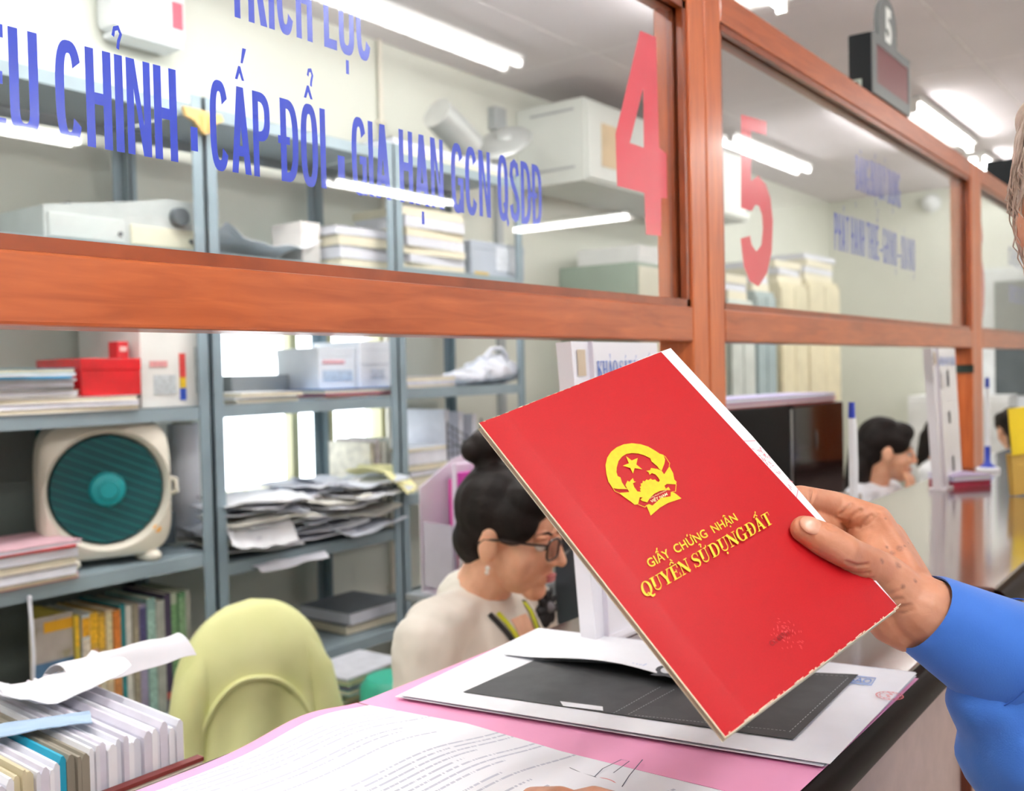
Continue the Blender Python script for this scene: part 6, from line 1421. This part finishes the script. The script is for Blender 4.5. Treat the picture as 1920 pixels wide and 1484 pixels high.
TWM = Matrix.Translation(V((tp_.x, tp_.y, tz0))) @ Matrix.Rotation(radians(-8), 4, 'Z')
# local: -y faces the public, front panel at the right end seen at an angle
wpx = PY(1512, 800, tp_.y).x; W1 = (tp_.x - PY(1510, 800, tp_.y).x) / cos(radians(8)); W0 = tp_.x - PY(1366, 800, tp_.y).x
bx('tower_body', -W0 - .05, -W1, .0, .19, .0005, th_, m_tw, tw, .004, TWM); bx('front_panel', -W1 + .012, -.002, -.004, .19, .0005, th_, m_gl, tw, .008, TWM); bx('chrome_strip', -W1 + .001, -W1 + .011, -.003, .19, .001, th_ - .012, mat('chrome_strip', '#b9bcc0', .2, metal=.8), tw, 0, TWM)
bm = bm_new(); ellipsoid(bm, TWM @ V((-W1 * .55, -.004, th_ * .62)), (.012, .002, .03)); obj('badge', bm, mat('badge_dark', '#3a3436', .2), tw, True)
for i, (a, b, z0_, h_, col, lb) in enumerate(((-.40, -.02, 0, .012, '#c43a44', 'thin red notebook under the lilac one on the tower'), (-.385, -.03, .0125, .014, '#c9c4ea', 'lilac notebook lying on top of the black tower'))):
    xa, xb_ = -(tp_.x - PY(1402, 735, tp_.y).x) + .05 + .008 * i, -(tp_.x - PY(1570, 735, tp_.y).x) + .03 - .004 * i
    t = thing('notebook', lb, 'notebook', TWM @ V(((xa + xb_) / 2, .08, th_)), 'notebooks on the tower'); m_n = mat('nb_' + col, col, .45)
    bx('cover', xa, xb_, .012, .165, th_ + z0_ + h_ - .0025, th_ + z0_ + h_, m_n, t, 0, TWM); bx('cover', xa, xb_, .012, .165, th_ + z0_ + .0006, th_ + z0_ + .003, m_n, t, 0, TWM); bx('pages', xa + .002, xb_ - .002, .014, .163, th_ + z0_ + .003, th_ + z0_ + h_ - .0025, m_paper, t, 0, TWM)
# pens on stands
def pen(p, h, lean, label):
    t = thing('counter_pen', label, 'pen', p, 'pens on stands on the counter'); ax_ = V(lean).normalized(); m_w = mat('pen_white', '#eef0f4', .3); m_b = mat('pen_blue', '#2a3fae', .3)
    b0 = V(p); bm = bm_new(); lathe(bm, [(0, 0.0005), (.034, .0005), (.034, .008), (.03, .012), (.0, .014)], Matrix.Translation(b0), 28); obj('base', bm, m_w, t, True)
    bm = bm_new(); lathe(bm, [(.024, .0132), (.012, .022), (.0085, .03), (.0085, .075), (0, .076)], Matrix.Translation(b0), 20); obj('socket', bm, m_b, t, True)
    a = b0 + V((0, 0, .06)); bm = bm_new(); cyl(bm, a, a + ax_ * (h - .09), .0062, .0062, 14); obj('barrel', bm, m_w, t, True); bm = bm_new(); cyl(bm, a + ax_ * (h - .09), a + ax_ * (h - .06), .0066, .0058, 14); obj('cap', bm, m_b, t, True)
    bm = bm_new(); tube(bm, [b0 + V((.02, .0, .012)), b0 + V((.028, .004, .05)), b0 + V((.030, .004, h * .55)), b0 + V((.026, .004, h * .82)), b0 + V((.014, .003, h * .9)), b0 + V((.006, .0, h * .84))], .0055, 8); obj('holder_arm', bm, m_w, t, True)
pp = PZ(1600, 1012, CT + .006); ph = (1012 - 812) * (pp - EYE).dot(FWD) / FPX
pen(pp, ph + .058, (0, 0, 1), 'white pen with blue cap on a stand beside the tower')
pp2 = PZ(1852, 884, CT + .006); ph2 = (884 - 745) * (pp2 - EYE).dot(FWD) / FPX
pen(pp2, ph2 + .058, (.02, 0, 1), 'white pen on a blue stand beyond the far survey board')
# small lilac and red pads on the counter
pq = [PZ(1762, 912, CT + .006), PZ(1836, 908, CT + .006)]; px0, px1 = pq[0].x, pq[1].x
for i, (col, z_, lb) in enumerate((('#b8405a', 0, 'dark pink pad on the counter before the far survey board'), ('#cfc3ea', .016, 'lilac pad lying on the dark pink pad'))):
    t = thing('pad', lb, 'pad', ((px0 + px1) / 2, -.13, CT + .006 + z_), 'pads on the counter'); m_n = mat('pad_' + col, col, .45); zz = CT + .0065 + z_; cy_ = (pq[0].y + pq[1].y) / 2
    PM = Matrix.Translation(V(((px0 + px1) / 2, cy_, zz))) @ Matrix.Rotation(radians(-38), 4, 'Z'); w_ = .06
    bx('cover', -w_, w_, -.05, .05, .012, .0145, m_n, t, 0, PM); bx('cover', -w_, w_, -.05, .05, .0005, .003, m_n, t, 0, PM); bx('pages', -w_ + .003, w_ - .003, -.048, .048, .003, .012, m_paper2 if i else m_n, t, 0, PM)
# yellow folder standing at the far right edge
yf = PZ(1904, 932, CT + .006); ys_ = (yf - EYE).dot(FWD) / FPX
t = thing('yellow_folder', 'bright yellow folder standing on the counter at the right edge', 'folder', yf); YM = Matrix.Translation(yf) @ Matrix.Rotation(radians(-40), 4, 'Z') @ Matrix.Rotation(radians(-5), 4, 'Y')
bx('board', 0, .3, -.002, .002, 78 * ys_, 166 * ys_, mat('folder_yellow', '#f0cf1c', .45), t, 0, YM); bx('stand', 0, .3, .004, .02, .002, 80 * ys_, mat('stand_amber', '#c9a24a', .5), t, 0, YM)

# ------------------------------------------------------------------ cabinets and fittings along the back wall
m_gcab = mat('green_grey_steel', '#7f9384', .45, .04, 6); m_ccab = mat('cream_steel', '#dcd8c4', .45, .03, 6)
cyf = 2.27 - .707
cxl, cxr = PY(1195, 550, cyf).x, PY(1195, 550, cyf).x + .92
cz = PY(1195, 490, cyf).z
t = thing('steel_cabinet', 'tall green-grey steel cabinet with cream doors behind the first post', 'cabinet', ((cxl + cxr) / 2, 1.78, 0))
bx('cabinet_body', cxl, cxr, cyf, 1.99, .06, cz, m_gcab, t, .003); bx('plinth', cxl + .01, cxr - .01, cyf + .02, 1.98, 0, .06, m_dk, t)
for k in range(2):
    a = lerp(cxl, cxr, k / 2) + .008; b = lerp(cxl, cxr, (k + 1) / 2) - .004; d = bx('door', a, b, cyf - .014, cyf - .001, .09, cz - .02, m_ccab, t, .003); bx('handle', (b - .05 if k == 0 else a + .03), (b - .03 if k == 0 else a + .05), cyf - .03, cyf - .0145, 1.0, 1.14, mat('chrome_strip', '#b9bcc0', .2, metal=.8), d)
carton('white_box', cxl + .06, cxl + .52, cyf + .02, cyf + .36, cz + .0005, PY(1150, 452, cyf).z + .01, '#e9e9ea', 'long white carton on top of the green cabinet'); carton('lilac_box', cxl + .56, cxl + .84, cyf + .03, cyf + .30, cz + .0005, PY(1200, 450, cyf).z - .01, '#d6d4e6', 'pale lilac carton on top of the green cabinet')
# vertical wall panels between rack and cabinet
for k in range(3):
    xx = xw1 + .06 + k * .14
    if xx + .13 < cxl - .25: pass
t = thing('wall_pipe', 'thin cream pipe running down the back wall', 'pipe', (PY(712, 150, 1.985).x, 1.985, 0)); bm = bm_new(); xp = PY(713, 150, 1.985).x; cyl(bm, (xp, 1.985, .1), (xp, 1.985, ZC - .001), .010, .010, 14); obj('pipe', bm, mat('cream_pipe', '#e4ded0', .5), t, True)
for z in (.6, 1.5, 2.4): bx('clip', xp - .016, xp + .016, 1.974, 1.9995, z, z + .012, mat('cream_pipe', '#e4ded0', .5), t)
# grey trunking on the wall by the racks
t = thing('wall_trunking', 'narrow grey cable trunking on the wall right of the racks', 'trunking', (PY(928, 250, 1.985).x, 1.985, 0)); xt = PY(930, 230, 1.985).x; bx('trunk', xt - .018, xt + .018, 1.972, 1.9995, 1.0, 2.56, mat('trunk_grey', '#a9aeb0', .5), t); bx('junction_box', xt - .04, xt + .04, 1.955, 1.9995, 2.5, 2.6, mat('trunk_grey', '#a9aeb0', .5), t, .004)
# long white wall unit near the ceiling
ayf = 2.34 - .707
ax0, ax1 = PY(1095, 250, ayf).x, PY(1402, 400, ayf).x; az0, az1 = PY(1095, 337, ayf).z, PY(1095, 181, ayf).z
t = thing('wall_unit', 'long white cabinet hung high on the back wall behind number four', 'cabinet', ((ax0 + ax1) / 2, 1.8, az0)); m_au = mat('unit_white', '#e2e6e0', .5, .02)
bx('carcass', ax0, ax1, ayf, 1.998, az0, az1, m_au, t, .004)
for k in range(3):
    a, b = lerp(ax0, ax1, k / 3) + .012, lerp(ax0, ax1, (k + 1) / 3) - .006; d = bx('door', a, b, ayf - .014, ayf - .001, az0 + .012, az1 - .012, m_au, t, .003); bx('handle', b - .04, b - .03, ayf - .024, ayf - .0145, az0 + .05, az0 + .12, mat('trunk_grey', '#a9aeb0', .5), d)
bx('notice', PY(1123, 270, ayf).x, PY(1158, 270, ayf).x, ayf - .0175, ayf - .0145, PY(1123, 312, ayf).z, PY(1123, 232, ayf).z, mat('beige_notice', '#e0c59c', .6), t)
for z in (az0 + .06, az1 - .05): bx('vent_slot', ax0 - .002, ax0 - .0005, ayf + .05, 1.92, z, z + .010, mat('trunk_grey', '#a9aeb0', .5), t)
# small white box on the wall at the upper left
wx0, wx1 = PY(212, 40, 1.90).x, PY(352, 40, 1.90).x; wz = PY(280, 66, 1.9).z
t = thing('wall_box', 'white rounded box with a red sticker on the wall at the upper left', 'box', ((wx0 + wx1) / 2, 1.95, wz)); bx('housing', wx0, wx1, 1.90, 1.9985, wz, wz + .24, mat('fitting_white', '#e8ebee', .35), t, .025, None, True); bx('sticker', PY(322, 20, 1.9).x, PY(342, 20, 1.9).x, 1.8985, 1.8998, PY(330, 55, 1.9).z, PY(330, 4, 1.9).z, mat('red_sticker', '#f0566a', .5), t); bx('lower_tray', wx0 + .02, wx1 - .02, 1.895, 1.99, wz - .018, wz - .0005, mat('fitting_white', '#e8ebee', .35), t, .006)
# cabinets further right, seen through the second pane
y5 = 1.62
for i, (a, b, top, col, lb, dy) in enumerate(((1366, 1412, 560, '#cfd6d0', 'pale steel cabinet first behind the second pane', 0), (1416, 1452, 545, '#9fb0b2', 'blue-grey steel cabinet second behind the second pane', .0), (1462, 1512, 528, '#ddd4b4', 'cream cabinet third behind the second pane', 0), (1514, 1572, 524, '#e0d6b6', 'cream cabinet at the room corner', 0))):
    xa, xb_ = PY(a, 600, y5).x, PY(b, 600, y5).x; zt3 = PY(a, top, y5).z; mm = mat('cab_' + col, col, .5)
    t = thing('filing_cabinet', lb, 'cabinet', ((xa + xb_) / 2, 1.8, 0), 'cabinets along the far back wall'); bx('cabinet_body', xa + .002, xb_ - .002, y5, 1.99, 0, zt3, mm, t, .003)
    for k in range(2):
        p, q = lerp(xa, xb_, k / 2) + .008, lerp(xa, xb_, (k + 1) / 2) - .004; d = bx('door', p, q, y5 - .013, y5 - .001, .05, zt3 - .03, mm, t, .003); bx('handle', q - .03, q - .02, y5 - .022, y5 - .0135, 1.0, 1.1, mat('chrome_strip', '#b9bcc0', .2, metal=.8), d)
    flat_stack(xa + .03, xb_ - .03, y5 + .02, y5 + .30, zt3 + .0006, [.05, .04, .05, .035][:3 + (i % 2)], [['#dfe0ec', '#c9cde0', '#e6e6ee'], ['#cdd2dc', '#8f9498', '#d9dbe4'], ['#d7dbe6', '#5d656c', '#6f767c'], ['#c8cbd6', '#70777c', '#eceef2']][i], lambda q, i=i: '%s bundle on %s far cabinet' % (['lowest', 'second', 'third', 'topmost'][q], ['the first', 'the second', 'the third', 'the corner'][i]), 'bundles on the far cabinets', 'paper_bundle', 'paper', .01, 200 + i)
# end wall: white door and dark panel, white board
wxr = XR - .001
pa, pb_ = PX(1868, 664, wxr), PX(1868, 742, wxr)
t = thing('door_1', 'white door frame with a dark glass panel at the end wall', None, (XR, .4, 0), kind='structure')
ydr = pa.y + .14; bx('door_leaf', XR - .045, XR - .001, -.60, ydr, 0, 2.1, mat('door_white', '#e6ebee', .4), t, .004); bx('door_panel', XR - .05, XR - .046, -.5, pa.y, pb_.z, 2.0, mat('door_dark_glass', '#5a6164', .15), t); bx('handle', XR - .09, XR - .0505, ydr - .08, ydr - .05, 1.0, 1.03, mat('chrome_strip', '#b9bcc0', .2, metal=.8), t)
p1_, p2_ = PX(1706, 742, wxr - .3), PX(1752, 742, wxr - .3)
t = thing('white_cupboard', 'low white cupboard against the end wall behind the clerks', 'cupboard', (XR - .2, (p1_.y + p2_.y) / 2, 0)); bx('cupboard_body', XR - .36, XR - .002, p2_.y - .5, p1_.y, 0, p1_.z, mat('cupboard_white', '#e4e6e6', .5), t, .003)
for k in range(3): ya_ = lerp(p2_.y - .5, p1_.y, k / 3) + .006; bx('door', XR - .375, XR - .361, ya_, lerp(p2_.y - .5, p1_.y, (k + 1) / 3) - .006, .05, p1_.z - .03, mat('cupboard_white', '#e4e6e6', .5), t, .003)
# small camera dome on the end wall
sp2 = PX(1743, 380, XR - .06); t = thing('wall_speaker', 'small white round fitting on the end wall', 'fitting', sp2); bm = bm_new(); ellipsoid(bm, (XR - .052, sp2.y, sp2.z), (.05, .06, .05)); obj('dome', bm, mat('fitting_white', '#e8ebee', .35), t, True); bm = bm_new(); cyl(bm, (XR - .02, sp2.y, sp2.z), (XR - .001, sp2.y, sp2.z), .07); obj('mount', bm, mat('fitting_white', '#e8ebee', .35), t, True)
